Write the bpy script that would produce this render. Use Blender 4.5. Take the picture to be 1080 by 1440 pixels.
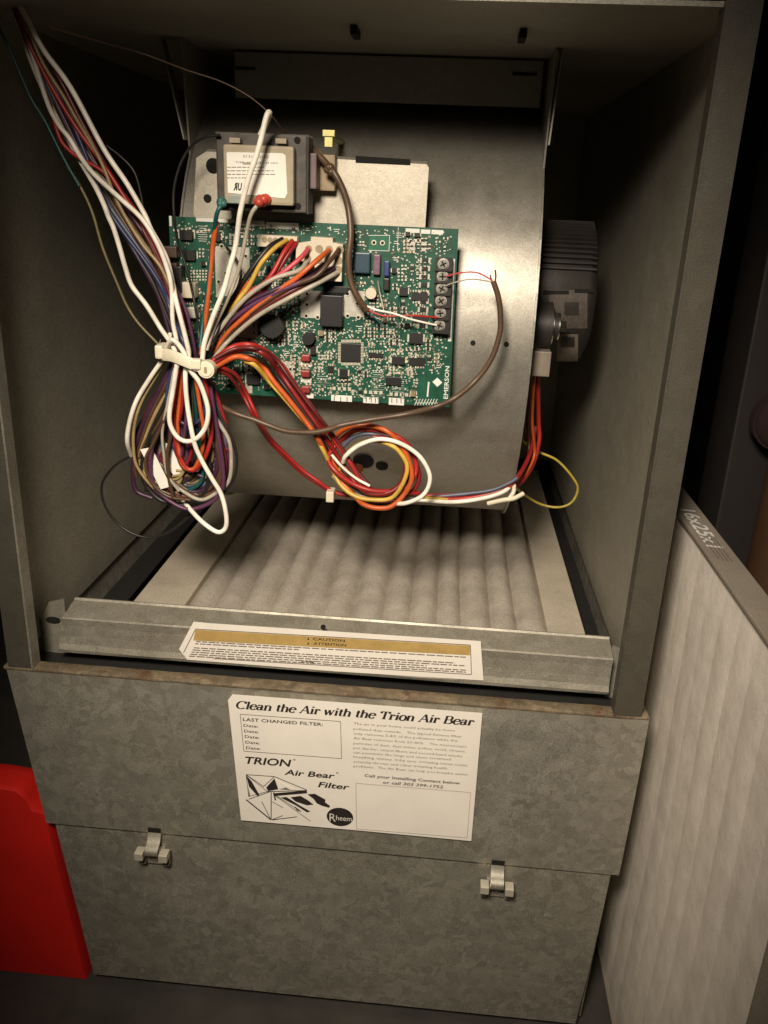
import bpy, bmesh, math, random
from mathutils import Vector, Matrix
random.seed(7)
for o in list(bpy.data.objects): bpy.data.objects.remove(o)
S = bpy.context.scene
COL = S.collection

# ------------------------------------------------------------------ camera
FPX = 1180.78                                   # focal length in pixels of the 1080x1440 photograph
CAM = Vector((0.0898, -0.5935, 0.3837))
YAW, PITCH, ROLL = -0.0685, 0.3567, 0.0414
cy_, sy_, cp_, sp_ = math.cos(YAW), math.sin(YAW), math.cos(PITCH), math.sin(PITCH)
FW = Vector((sy_*cp_, cy_*cp_, -sp_)); R0 = Vector((cy_, -sy_, 0)); U0 = R0.cross(FW)
RT = R0*math.cos(ROLL) + U0*math.sin(ROLL); UP = U0*math.cos(ROLL) - R0*math.sin(ROLL)
cd = bpy.data.cameras.new('camera'); cam = bpy.data.objects.new('camera', cd); COL.objects.link(cam)
M = Matrix((RT, UP, -FW)).transposed().to_4x4(); M.translation = CAM
cam.matrix_world = M
cd.sensor_fit = 'VERTICAL'; cd.sensor_height = 36; cd.sensor_width = 27
cd.lens = FPX/1440*36; cd.clip_start = 0.01; cd.clip_end = 50
S.camera = cam

# ------------------------------------------------------------------ light
w = bpy.data.worlds.new('World'); S.world = w; w.use_nodes = True
w.node_tree.nodes['Background'].inputs[0].default_value = (1.0, .88, .74, 1)
w.node_tree.nodes['Background'].inputs[1].default_value = 0.024
ld = bpy.data.lights.new('work_lamp', 'SPOT'); ld.energy = 59; ld.color = (1.0, .87, .71); ld.shadow_soft_size = .09
ld.spot_size = math.radians(57); ld.spot_blend = 1.0
lo = bpy.data.objects.new('work_lamp', ld); COL.objects.link(lo); lo.location = (-.03, -.68, .70)
lo.rotation_euler = (Vector((.06, .10, .07))-lo.location).to_track_quat('-Z', 'Y').to_euler()
vs = S.view_settings; vs.view_transform = 'Standard'; vs.look = 'None'; vs.exposure = 0; vs.gamma = 1; vs.use_curve_mapping = False

# ------------------------------------------------------------------ helpers
def ray(x, y): return FW + RT*((x-540)/FPX) - UP*((y-720)/FPX)
def at(x, y, v, ax=1):                          # photo pixel -> point on the plane axis=v
    d = ray(x, y); return CAM + d*((v-CAM[ax])/d[ax])
def mpp(Y, x=540, y=720): return (at(x, y, Y)-CAM).dot(FW)/FPX   # metres per photo pixel

def sr(c):
    return tuple(((v/255)/12.92 if v/255 <= .04045 else ((v/255+.055)/1.055)**2.4) for v in c)

def tag(o, label=None, cat=None, group=None, kind=None):
    if label: o['label'] = label
    if cat: o['category'] = cat
    if group: o['group'] = group
    if kind: o['kind'] = kind
    return o
def thing(name, label, cat, loc=(0, 0, 0), group=None):
    o = bpy.data.objects.new(name, None); COL.objects.link(o); o.location = loc; o.empty_display_size = .02
    return tag(o, label, cat, group)

class MB:
    def __init__(s): s.v = []; s.f = []; s.m = []; s.sm = []
    def add(s, vs, fs, mi=0, smooth=False):
        n = len(s.v); s.v += [tuple(p) for p in vs]
        for f in fs: s.f.append([n+i for i in f]); s.m.append(mi); s.sm.append(smooth)
        return s
    def box(s, a, b, mi=0, c=0.0):
        x0, x1 = sorted((a[0], b[0])); y0, y1 = sorted((a[1], b[1])); z0, z1 = sorted((a[2], b[2]))
        if c <= 0:
            v = [(x0,y0,z0),(x1,y0,z0),(x1,y1,z0),(x0,y1,z0),(x0,y0,z1),(x1,y0,z1),(x1,y1,z1),(x0,y1,z1)]
            return s.add(v, [(0,3,2,1),(4,5,6,7),(0,1,5,4),(1,2,6,5),(2,3,7,6),(3,0,4,7)], mi)
        bm = bmesh.new(); bmesh.ops.create_cube(bm, size=1)
        for q in bm.verts: q.co = Vector(((x0+x1)/2+q.co.x*(x1-x0), (y0+y1)/2+q.co.y*(y1-y0), (z0+z1)/2+q.co.z*(z1-z0)))
        bmesh.ops.bevel(bm, geom=bm.edges[:], offset=c, segments=2, profile=.6, affect='EDGES')
        bm.verts.index_update()
        s.add([q.co for q in bm.verts], [[q.index for q in f.verts] for f in bm.faces], mi); bm.free(); return s
    def prism(s, pts, d, mi=0):                 # polygon pts (3-D) pushed by vector d
        n = len(pts); d = Vector(d); a = [Vector(p) for p in pts]; b = [p+d for p in a]
        fs = [list(range(n))[::-1], [n+i for i in range(n)]] + [(i, (i+1) % n, n+(i+1) % n, n+i) for i in range(n)]
        return s.add(a+b, fs, mi)
    def cyl(s, a, b, r, n=14, mi=0, r2=None, smooth=True):
        a, b = Vector(a), Vector(b); r2 = r if r2 is None else r2
        t = (b-a).normalized(); u = t.orthogonal().normalized(); v = t.cross(u); k = len(s.v)
        A = [a+(u*math.cos(6.2832*i/n)+v*math.sin(6.2832*i/n))*r for i in range(n)]
        B = [b+(u*math.cos(6.2832*i/n)+v*math.sin(6.2832*i/n))*r2 for i in range(n)]
        s.add(A+B, [(i, (i+1) % n, n+(i+1) % n, n+i) for i in range(n)], mi, smooth)
        s.add(A, [list(range(n))[::-1]], mi); s.add(B, [list(range(n))], mi); return s
    def tube(s, pts, r, n=8, mi=0, taper=None):
        pts = [Vector(p) for p in pts]; k = len(pts); vs = []; u = None
        for i, p in enumerate(pts):
            t = (pts[min(i+1, k-1)]-pts[max(i-1, 0)]).normalized()
            if u is None: u = t.orthogonal().normalized()
            else:
                u = (u - t*u.dot(t))
                u = u.normalized() if u.length > 1e-6 else t.orthogonal().normalized()
            v = t.cross(u); rr = r if taper is None else r*taper(i/(k-1))
            vs += [p+(u*math.cos(6.2832*j/n)+v*math.sin(6.2832*j/n))*rr for j in range(n)]
        fs = [(i*n+j, i*n+(j+1) % n, (i+1)*n+(j+1) % n, (i+1)*n+j) for i in range(k-1) for j in range(n)]
        s.add(vs, fs, mi, True); s.add(vs[:n], [list(range(n))[::-1]], mi); s.add(vs[-n:], [list(range(n))], mi); return s
    def sphere(s, c, r, n=10, mi=0, sc=(1, 1, 1)):
        vs = []; m = n//2+1
        for i in range(m+1):
            a = math.pi*i/m
            for j in range(n):
                b = 6.2832*j/n; vs.append((c[0]+r*sc[0]*math.sin(a)*math.cos(b), c[1]+r*sc[1]*math.sin(a)*math.sin(b), c[2]+r*sc[2]*math.cos(a)))
        return s.add(vs, [(i*n+j, (i+1)*n+j, (i+1)*n+(j+1) % n, i*n+(j+1) % n) for i in range(m) for j in range(n)], mi, True)
    def grid(s, rows, mi=0, smooth=True):       # rows of equal length points
        n = len(rows[0]); vs = [p for r in rows for p in r]
        return s.add(vs, [(i*n+j, i*n+j+1, (i+1)*n+j+1, (i+1)*n+j) for i in range(len(rows)-1) for j in range(n-1)], mi, smooth)
    def build(s, name, mats, parent=None, kind=None, weld=False):
        me = bpy.data.meshes.new(name)
        if parent is not None:
            L = world_loc(parent); vv = [(x-L[0], y-L[1], z-L[2]) for x, y, z in s.v]
        else: vv = s.v
        me.from_pydata(vv, [], s.f)
        if not isinstance(mats, (list, tuple)): mats = [mats]
        for m in mats: me.materials.append(m)
        me.polygons.foreach_set('material_index', s.m); me.polygons.foreach_set('use_smooth', s.sm)
        me.update()
        o = bpy.data.objects.new(name, me); COL.objects.link(o); o.parent = parent
        if kind: o['kind'] = kind
        return o
def world_loc(o):
    v = Vector((0, 0, 0))
    while o is not None: v = v + o.location; o = o.parent
    return v

def spline(P, n=9):                             # centripetal-ish Catmull-Rom through points
    P = [Vector(p) for p in P]
    if len(P) < 3: return [P[0].lerp(P[-1], i/n) for i in range(n+1)]
    Q = [P[0]*2-P[1]] + P + [P[-1]*2-P[-2]]; out = []
    for i in range(1, len(Q)-2):
        p0, p1, p2, p3 = Q[i-1:i+3]
        for k in range(n):
            t = k/n
            out.append(.5*((2*p1)+(p2-p0)*t+(2*p0-5*p1+4*p2-p3)*t*t+(3*p1-p0-3*p2+p3)*t**3))
    out.append(P[-1]); return out

# ------------------------------------------------------------------ materials
MATS = {}
def nodes(name):
    m = bpy.data.materials.new(name); m.use_nodes = True; nt = m.node_tree
    return m, nt, nt.nodes['Principled BSDF']
def N(nt, t, **k):
    n = nt.nodes.new(t)
    for a, b in k.items(): setattr(n, a, b)
    return n
def mix(nt, fac, a, b, typ='MIX'):
    n = N(nt, 'ShaderNodeMix', data_type='RGBA', blend_type=typ)
    for sock, val in ((n.inputs[0], fac), (n.inputs[6], a), (n.inputs[7], b)):
        if hasattr(val, 'is_linked'): nt.links.new(val, sock)
        elif isinstance(val, (int, float)): sock.default_value = val
        else: sock.default_value = (*val[:3], 1)
    return n.outputs[2]
def noise(nt, scale, detail=3, rough=.55, vec=None, dist=0):
    n = N(nt, 'ShaderNodeTexNoise'); n.inputs['Scale'].default_value = scale; n.inputs['Detail'].default_value = detail
    n.inputs['Roughness'].default_value = rough; n.inputs['Distortion'].default_value = dist
    if vec is not None: nt.links.new(vec, n.inputs['Vector'])
    return n.outputs['Fac']
def ramp(nt, val, a, b):
    n = N(nt, 'ShaderNodeMapRange'); n.inputs[1].default_value = a; n.inputs[2].default_value = b
    nt.links.new(val, n.inputs[0]); return n.outputs[0]
def bump(nt, bs, h, strength=.2, dist=.002):
    b = N(nt, 'ShaderNodeBump'); b.inputs['Strength'].default_value = strength; b.inputs['Distance'].default_value = dist
    nt.links.new(h, b.inputs['Height']); nt.links.new(b.outputs[0], bs.inputs['Normal'])
def objvec(nt):
    return N(nt, 'ShaderNodeTexCoord').outputs['Object']

def plain(name, col, rough=.5, metal=0, var=.18, scale=60, bmp=0.0, spec=.5, grain=.12):
    if name in MATS: return MATS[name]
    m, nt, bs = nodes(name); v = objvec(nt)
    a = tuple(c*(1-var) for c in col); b = tuple(min(1, c*(1+var)) for c in col)
    c = mix(nt, ramp(nt, noise(nt, scale, 4, .6, v), .3, .7), a, b)
    if grain:
        g = ramp(nt, noise(nt, 1500, 1, .5, v), .3, .7)
        c = mix(nt, g, c, tuple(0 for _ in range(3)), 'MIX') if False else mix(nt, grain, c, mix(nt, g, (0, 0, 0), (1, .95, .9)), 'OVERLAY')
    nt.links.new(c, bs.inputs['Base Color']); bs.inputs['Roughness'].default_value = rough; bs.inputs['Metallic'].default_value = metal
    bs.inputs['Specular IOR Level'].default_value = spec
    if bmp: bump(nt, bs, noise(nt, scale*4, 4, .6, v), bmp, .001)
    MATS[name] = m; return m

def galv(name, col, rough=.45, metal=.75, spangle=90, sp=.25, dirt=.4, dirtcol=(.05, .04, .025), dscale=9, streak=None, grain=.45, rust=0.0, flecks=0.0, sheen=0):
    m, nt, bs = nodes(name); v = objvec(nt)
    vo = N(nt, 'ShaderNodeTexVoronoi'); vo.inputs['Scale'].default_value = spangle; vo.inputs['Randomness'].default_value = 1
    wv = N(nt, 'ShaderNodeVectorMath', operation='ADD'); nz = N(nt, 'ShaderNodeTexNoise'); nz.inputs['Scale'].default_value = 70
    nt.links.new(v, nz.inputs['Vector'])
    sc = N(nt, 'ShaderNodeVectorMath', operation='SCALE'); sc.inputs['Scale'].default_value = .02
    nt.links.new(nz.outputs['Color'], sc.inputs[0]); nt.links.new(v, wv.inputs[0]); nt.links.new(sc.outputs[0], wv.inputs[1]); nt.links.new(wv.outputs[0], vo.inputs['Vector'])
    bw = N(nt, 'ShaderNodeSeparateColor'); nt.links.new(vo.outputs['Color'], bw.inputs[0])
    lo_ = tuple(c*(1-sp) for c in col); hi_ = tuple(min(1, c*(1+sp)) for c in col)
    c = mix(nt, mix(nt, .2, bw.outputs[0], ramp(nt, noise(nt, spangle*.45, 5, .65, v), .3, .7)), lo_, hi_)
    big = ramp(nt, noise(nt, dscale, 8, .72, v, .2), .34, .74)
    mm = N(nt, 'ShaderNodeMath', operation='MULTIPLY'); mm.inputs[1].default_value = dirt; nt.links.new(big, mm.inputs[0])
    c = mix(nt, mm.outputs[0], c, dirtcol)
    if rust:
        r_ = ramp(nt, noise(nt, 45, 6, .7, v), .50, .68)
        m3 = N(nt, 'ShaderNodeMath', operation='MULTIPLY'); m3.inputs[1].default_value = rust; nt.links.new(r_, m3.inputs[0])
        c = mix(nt, m3.outputs[0], c, (.10, .045, .018))
    if flecks:
        mp = N(nt, 'ShaderNodeMapping'); mp.inputs['Rotation'].default_value = (0, .35, 0); mp.inputs['Scale'].default_value = (1, 1, .05); nt.links.new(v, mp.inputs[0])
        sct = ramp(nt, noise(nt, 420, 2, .5, mp.outputs[0]), .66, .74)
        chip = ramp(nt, noise(nt, 130, 4, .7, v), .64, .70)
        msk = ramp(nt, noise(nt, 7, 2, .5, v), .45, .65)
        mx = N(nt, 'ShaderNodeMath', operation='MAXIMUM'); nt.links.new(sct, mx.inputs[0]); nt.links.new(chip, mx.inputs[1])
        ml_ = N(nt, 'ShaderNodeMath', operation='MULTIPLY'); nt.links.new(mx.outputs[0], ml_.inputs[0]); nt.links.new(msk, ml_.inputs[1])
        m4 = N(nt, 'ShaderNodeMath', operation='MULTIPLY'); nt.links.new(ml_.outputs[0], m4.inputs[0]); m4.inputs[1].default_value = flecks
        c = mix(nt, m4.outputs[0], c, (.62, .58, .48))
    g = ramp(nt, noise(nt, 1300, 2, .6, v), .28, .72)
    c = mix(nt, grain, c, mix(nt, g, (0, 0, 0), (1, .97, .9)), 'OVERLAY')
    nt.links.new(c, bs.inputs['Base Color']); bs.inputs['Metallic'].default_value = metal
    rr = N(nt, 'ShaderNodeMapRange'); rr.inputs[1].default_value = .3; rr.inputs[2].default_value = .7; rr.inputs[3].default_value = rough-(.13 if sheen else .06); rr.inputs[4].default_value = rough+(.17 if sheen else .10)
    nt.links.new(noise(nt, 9 if sheen else 35, 6, .62, v), rr.inputs[0]); nt.links.new(rr.outputs[0], bs.inputs['Roughness'])
    bump(nt, bs, noise(nt, 240, 3, .6, v), .06, .001)
    MATS[name] = m; return m

m_cab = galv('cabinet_steel', (.36, .345, .29), .5, .25, 140, .06, .25, (.09, .075, .05), 7)
m_fl = galv('flange_steel_shaded', (.075, .07, .057), .55, .2, 120, .12, .4, (.08, .065, .045), 8)  # cabinet steel darkened, shade on the flanges put into the colour
m_drum = galv('blower_steel', (.37, .355, .315), .42, .66, 150, .06, .25, (.16, .13, .09), 6, grain=.3)
m_box = galv('galvanized_sheet', (.54, .52, .45), .42, .66, 130, .22, .58, (.17, .155, .125), 9, grain=.42, flecks=.45, sheen=1)
m_rail = galv('rail_steel', (.36, .345, .295), .45, .4, 110, .12, .45, (.10, .08, .05), 14)
m_rust = galv('rusty_edge', (.22, .175, .115), .75, .2, 120, .3, .75, (.035, .025, .015), 55, rust=.85)
m_plate = galv('bracket_zinc', (.50, .465, .39), .45, .5, 200, .06, .2, (.3, .26, .2), 20, grain=.2)
m_dark = plain('shade_dark', (.012, .011, .010), .9)  # near-black standing in for shade in gaps and inside the box
m_hole = plain('hole_black', (.006, .006, .005), .9, var=.05)
m_paper = plain('label_paper', (.80, .755, .68), .6, var=.04, scale=25, grain=.06)
m_tag = plain('tag_paper', (.80, .77, .70), .6, var=.04, scale=40, grain=.05)
m_ink = plain('black_ink', (.022, .017, .016), .6, var=.1)
m_grey_ink = plain('grey_ink', (.19, .15, .13), .6, var=.1)
m_gold = plain('ochre_ink', (.44, .30, .10), .6, var=.12, scale=80)
m_media = plain('filter_media', (.46, .425, .37), .95, var=.16, scale=30, bmp=.5, spec=.1, grain=.4)
m_cardboard = plain('filter_cardboard', (.52, .465, .375), .85, var=.10, scale=25, spec=.2, grain=.2)
m_green = plain('solder_mask', (.009, .072, .044), .38, var=.35, scale=90, grain=.1)
m_solder = plain('solder', (.70, .66, .54), .35, .35, var=.2, scale=300)
m_tin = plain('tinned_pad', (.50, .48, .42), .45, .35, var=.12, scale=120)
m_silk = plain('silkscreen_white', (.68, .68, .63), .6, var=.08)
m_chip = plain('chip_black', (.012, .012, .012), .45, var=.2)
m_nylon = plain('nylon_ivory', (.60, .54, .42), .45, var=.08)
m_tanpl = plain('coil_paper', (.36, .31, .22), .7, var=.12)
m_lam = plain('lamination_steel', (.06, .054, .045), .5, .3, var=.3, scale=150)
m_motor = plain('motor_casting', (.030, .026, .024), .5, .2, var=.25, scale=50, bmp=.2)
m_steel = plain('bright_steel', (.68, .66, .6), .25, 1, var=.06)
m_red = plain('red_plastic', (.62, .012, .006), .6, var=.12, scale=12, bmp=.05, grain=.1)
m_wood = plain('brown_board', (.009, .006, .005), .7, var=.25, scale=15)
m_conc = plain('floor_concrete', (.05, .046, .04), .85, var=.3, scale=14, bmp=.3)
m_wall = plain('dark_wall', (.02, .02, .022), .9, var=.2)
m_tanpipe = plain('tan_pipe', (.05, .022, .009), .6, var=.1)  # tan taken down to near-black as painted shade
m_tiep = plain('cable_tie_nylon', (.70, .64, .50), .4, var=.06)

WC = dict(white=(.80, .75, .66), grey=(.36, .33, .27), black=(.014, .013, .012), red=(.34, .020, .016), orange=(.50, .095, .018),
          yellow=(.56, .36, .06), blue=(.026, .036, .095), purple=(.085, .028, .07), brown=(.075, .040, .020), maroon=(.10, .012, .012),
          teal=(.008, .075, .075), tan=(.30, .22, .10), pink=(.50, .06, .08), dkred=(.20, .010, .010), slate=(.085, .095, .14), dkpurple=(.045, .016, .04),
          olive=(.16, .13, .06), greenyellow=(.42, .33, .05), jacket=(.085, .052, .030))
def wm(c):
    return plain('wire_'+c, WC[c], .42, var=.22, scale=45, grain=.25)

# wire: photo pixels + depth -> tube
def wire(parent, pts, col, dia=7.5, Y=.05, name='wire', label=None, wob=0.7, n=8):
    P = []; last = Y
    for q in pts:
        if len(q) > 2: last = q[2]
        P.append(at(q[0]+random.uniform(-wob, wob), q[1]+random.uniform(-wob, wob), last))
    P = spline(P, 7)
    dia *= {'white': .93, 'jacket': 1}.get(col, .85)
    c = P[len(P)//2]; r = dia/2*(c-CAM).dot(FW)/FPX
    o = MB().tube(P, r, n).build(name, wm(col), parent)
    if label: o['label'] = label
    return o

# flat print: text laid between two photo pixels on the plane y=Y
def text_into(mb, s, p0, p1, cap, Y, mi=0, shear=0., bold=0., res=2, mirror=False, H=lambda p: p):
    cu = bpy.data.curves.new('t', 'FONT'); cu.body = s; cu.size = 1; cu.shear = shear; cu.offset = bold; cu.resolution_u = res
    ob = bpy.data.objects.new('t', cu); me = bpy.data.meshes.new_from_object(ob)
    vs = [v.co.copy() for v in me.vertices]; fs = [list(f.vertices) for f in me.polygons]
    bpy.data.objects.remove(ob); bpy.data.curves.remove(cu); bpy.data.meshes.remove(me)
    if not vs: return
    x0 = min(v.x for v in vs); x1 = max(v.x for v in vs)
    A, B = at(p0[0], p0[1], Y), at(p1[0], p1[1], Y); e = B-A; n = Vector((0, -1, 0)); up = e.normalized().cross(Vector((0, 1, 0))) * -1
    if up.z < 0 and abs(up.z) > .5: up = -up
    k = cap*(A-CAM).dot(FW)/FPX/.70
    out = []
    for v in vs:
        t = (v.x-x0)/(x1-x0)
        if mirror: t = 1-t
        out.append(A+e*t+up*(v.y*k))
    mb.add(out, fs, mi)
def poly_into(mb, pts, Y, mi=0):
    mb.add([at(x, y, Y) for x, y in pts], [list(range(len(pts)))], mi)
def line_into(mb, a, b, wpx, Y, mi=0):
    a, b = Vector(a), Vector(b); d = (b-a).normalized(); q = Vector((-d.y, d.x))*wpx/2
    poly_into(mb, [a+q, b+q, b-q, a-q], Y, mi)

# ================================================================== SETTING
WD = .533; HW = WD/2; FL = .0235; FLOOR = -.36
fl = MB().add([(-3, -3, FLOOR), (3, -3, FLOOR), (3, 3, FLOOR), (-3, 3, FLOOR)], [(0, 1, 2, 3)]).build('floor', m_conc); tag(fl, kind='structure')
bw = MB().box((-2, .95, FLOOR), (2, 1.0, 1.6)).build('wall', m_wall); tag(bw, kind='structure')

# ================================================================== CABINET
cab = thing('furnace_cabinet', 'open dusty grey steel furnace cabinet standing on the galvanized box', 'furnace', (0, .35, 0))
TOP = 1.0; DEP = .72; T = .0016
for s in (-1, 1):
    xo = s*HW; xi = s*(HW-.003)
    MB().box((xo-s*.003, .0, .0015), (xi-s*.003, DEP, TOP)).build('side_panel', m_cab, cab)
    # front return flange with its hemmed edge
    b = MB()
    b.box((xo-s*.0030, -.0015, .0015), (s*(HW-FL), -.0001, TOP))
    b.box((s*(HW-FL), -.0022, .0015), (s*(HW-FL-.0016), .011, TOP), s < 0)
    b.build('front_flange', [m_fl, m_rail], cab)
MB().box((-HW+.003, DEP-.003, .0015), (HW-.003, DEP, TOP)).build('back_panel', m_cab, cab)
DK = .500
b = MB().box((-HW+.003, .002, DK), (HW-.003, DEP-.003, DK+.003))
b.build('blower_deck', m_cab, cab)
for px, py in ((500, 40), (735, 45)):
    p = at(px, py, DK-.0005, 2); MB().box((p.x-.0025, p.y-.012, DK-.006), (p.x+.0025, p.y+.012, DK-.0005)).build('deck_slot', m_hole, cab)
MB().box((-HW+FL, -.0015, DK+.05), (HW-FL, -.0001, TOP)).build('header_panel', m_cab, cab)
# vertical crease pressed into the left wall
b = MB(); x = -HW+.003
b.grid([[(x+.0002, .062, .002), (x+.0012, .066, .002), (x+.0012, .0675, .002), (x+.0002, .072, .002)], [(x+.0002, .055, .49), (x+.0012, .059, .49), (x+.0012, .0605, .49), (x+.0002, .065, .49)]], smooth=False)
b.build('pressed_crease', m_cab, cab)
# bottom rail: rounded channel, swept along x
prof = [(.062, -.003), (.040, -.003), (.0335, -.002), (.0328, .001), (.0345, .006), (.0352, .014), (.0350, .024), (.0340, .0300), (.0338, .0312), (.0350, .0322), (.0580, .0375), (.0590, .0392), (.0602, .0392), (.0606, .036), (.0606, .020)]
rows = []
for i in range(41):
  x = -.2385+.4815*i/40; sl = lambda z: max(0, 1-i/3)*(.010*(z+.01)/.05)
  if True:
    d = .0006*math.sin(x*31)+.0004*math.sin(x*77+1)
    rows.append([(x+sl(z), y-d*(z > 0), z+d*.5*(z > .03)) for y, z in prof])
b = MB().grid(rows, smooth=False)
rail = b.build('bottom_rail', m_rail, cab)
for x0, x1 in ((.2430, .2395+.0045), ):
    pass
pl = at(455, 880, .0362); MB().cyl((pl.x, .0345, pl.z), (pl.x, .0330, pl.z), .0022, 10).build('rail_hole', m_hole, cab)
p = at(75, 871, .052); MB().prism([(p.x+.0065*math.cos(a_*.5236), .0505, p.z+.0028*math.sin(a_*.5236)) for a_ in range(12)], (0, .0015, 0)).build('corner_hole', m_hole, cab)
MB().prism([(-HW+.004, .053, -.02), (-.236, .053, -.02), (-.236, .053, .040), (-.250, .053, .036), (-HW+.004, .053, .012)], (0, .0015, 0)).build('corner_tab', m_rail, cab)
MB().prism([(.2445, .050, -.02), (HW-.004, .050, -.02), (HW-.004, .050, .030), (.2445, .050, .036)], (0, .0015, 0)).build('corner_tab', m_rail, cab)

# caution sticker on the rail
LY = .0322
lab = MB()
outl = [(272, 874.5), (300, 877), (676, 901.8), (680, 957), (470, 944), (263.4, 927.7), (251.7, 913)]
front = [at(x, y, LY) for x, y in outl]
lab.prism(front, (0, .0004, 0))
caution = lab.build('caution_sticker', m_paper, cab); caution['label'] = 'cream caution sticker with a yellow band'
pr_ = MB(); Y2 = LY-.0003
poly_into(pr_, [(275, 885.5), (661, 908), (661, 921.5), (271.7, 900.5)], Y2, 0)
for a, b2 in (((275, 884.5), (661.5, 907)), ((661.5, 907), (663, 948)), ((663, 948.5), (300, 926)), ((275, 884.5), (258, 918))): line_into(pr_, a, b2, 1.0, Y2-.0001, 1)
text_into(pr_, 'CAUTION', (440, 900.2), (485, 902.8), 4.0, Y2-.0002, 2, bold=.015)
text_into(pr_, 'ATTENTION', (441, 906.6), (487, 909.2), 4.0, Y2-.0002, 2, bold=.015)
poly_into(pr_, [(435, 906.3), (432, 906.3), (433.5, 902.5)], Y2-.0002, 2); poly_into(pr_, [(435, 899.8), (432, 899.8), (433.5, 896)], Y2-.0002, 2)
rnd = random.Random(3)
for k, off in enumerate((17.5, 20.6, 26.5, 29.6, 32.7, 35.8, 38.6)):       # illegible small print
    x = 276-k*1.7; end = (655, 420, 640, 655, 600, 655, 655)[k]
    while x < end:
        L_ = rnd.uniform(4, 13); L_ = min(L_, end-x)
        ya = 884.5+off+(x-275)*.0583; line_into(pr_, (x, ya), (x+L_, ya+L_*.0583), 1.35, Y2-.0001, 1); x += L_+rnd.uniform(1.2, 2.4)
text_into(pr_, 'IN FORM', (424, 931.5), (441, 932.6), 3, Y2-.0002, 2, bold=.02)
pr_.build('printing', [m_gold, m_grey_ink, m_ink], caution)

# ================================================================== GALVANIZED BOX BELOW
gb = thing('filter_box', 'galvanized sheet metal box with latched door under the furnace cabinet', 'filter box', (0, .2, FLOOR))
SEAM = -.162; BOT = -.348
def gx(side, z):                                # the box narrows a little towards the floor
    t = -z/.348; return -HW+.040*t if side < 0 else HW+.004-.012*t*t
def panel(z0, z1, y, th, inset, nx=24, nz=10, amp=.0012, sd=1):
    rows = []; rr = random.Random(sd); ph = [rr.uniform(0, 6) for _ in range(4)]
    for i in range(nz+1):
        z = z0+(z1-z0)*i/nz; r = []
        for j in range(nx+1):
            t = j/nx; x = gx(-1, z)+inset+(gx(1, z)-gx(-1, z)-2*inset)*t
            e = math.sin(math.pi*t)*math.sin(math.pi*i/nz)
            r.append((x, y-amp*e*(.6+.4*math.sin(x*17+ph[0])+.5*math.sin(z*29+x*11+ph[1])), z))
        rows.append(r)
    m = MB().grid(rows)
    # edges turned back
    def edge(line, back): m.grid([line, [(x, y_+back, z) for x, y_, z in line]], smooth=False)
    edge(rows[0][::-1], th); edge(rows[-1], th); edge([r[0] for r in rows], th); edge([r[-1] for r in rows][::-1], th)
    return m
panel(SEAM, -.0005, 0, .012, 0, sd=2, amp=.0016).build('front_panel', m_box, gb)
door = panel(BOT, SEAM-.0015, .0035, .012, .006, sd=5, amp=.0026).build('access_door', m_box, gb)
# top flange, rusty, in front of the rail
rows = [[(x, y, z) for x in [-HW-.0015+(WD+.005)*i/60 for i in range(61)]] for y, z in ((-.0006, -.0022), (-.0012, -.0005), (-.0004, .0009), (.011, .0009), (.012, .0004), (.012, -.012))]
rr = random.Random(9)
rows = [[(x, y+rr.uniform(-.0005, .0005)*(k == 3), z+rr.uniform(-.0003, .0003)) for x, y, z in r] for k, r in enumerate(rows)]
MB().grid(rows).build('top_flange', m_rust, gb)
for s in (-1, 1):
    x = gx(s, 0); xb = gx(s, BOT)
    MB().prism([(x, .0125, -.002), (x, .70, -.002), (xb, .70, BOT), (xb, .0125, BOT)], (-s*.0015, 0, 0)).build('side_panel', m_box, gb)
MB().box((gx(-1, BOT), .70, BOT), (gx(1, BOT), .7015, -.002)).build('back_panel', m_dark, gb)
MB().box((gx(-1, BOT)+.004, .016, BOT+.004), (gx(1, BOT)-.004, .69, BOT+.0055)).build('bottom_panel', m_dark, gb)
MB().box((gx(-1, BOT)+.012, .02, FLOOR+.0005), (gx(1, BOT)-.012, .69, BOT)).build('base_plinth', m_dark, gb)

def latch(px, py, lab_):
    c = at(px, py, 0); s = mpp(0, px, py)
    root = MB()
    root.box((c.x-13*s, -.0006, c.z-34*s*.9), (c.x+13*s, .0030, c.z-2*s), 0, .0004)          # strike plate on the door
    o = root.build('latch', m_rail, gb); o['label'] = lab_
    st = MB()
    pr = [(-.0004, .018), (-.0016, .015), (-.0040, .011), (-.0075, .008), (-.0120, .006), (-.0130, .001), (-.0095, -.004), (-.0060, -.003), (-.0040, .003)]
    st.grid([[(c.x-9*s, y, c.z+z*.9) for y, z in pr], [(c.x+9*s, y, c.z+z*.9) for y, z in pr]], 0)
    st.grid([[(c.x-9*s, y+.0012, c.z+z*.9-.001) for y, z in pr], [(c.x+9*s, y+.0012, c.z+z*.9-.001) for y, z in pr]][::-1], 0)
    st.build('hook', m_rail, o)
    MB().box((c.x-9*s, -.0012, c.z+.0165), (c.x+9*s, -.0003, c.z+.021)).build('keeper_slot', m_hole, o)
    for d in (-1, 1):
        MB().box((c.x+d*17*s-6*s, -.0150, c.z-7*s), (c.x+d*17*s+6*s, -.0050, c.z+5*s), 0, .0007).build('lug', m_steel2, o)
        MB().box((c.x+d*17*s-4*s, -.0055, c.z-26*s), (c.x+d*17*s+4*s, -.0008, c.z-2*s), 0, .0005).build('arm', m_rail, o)
    MB().cyl((c.x, -.0025, c.z-17*s), (c.x, -.0007, c.z-17*s), .0032, 12, r2=.0042).build('rivet', m_rail, o)
m_steel2 = plain('zinc_lug', (.62, .58, .48), .45, .4, var=.08)
latch(219, 1190, 'tarnished draw latch nearer the red container')
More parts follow.
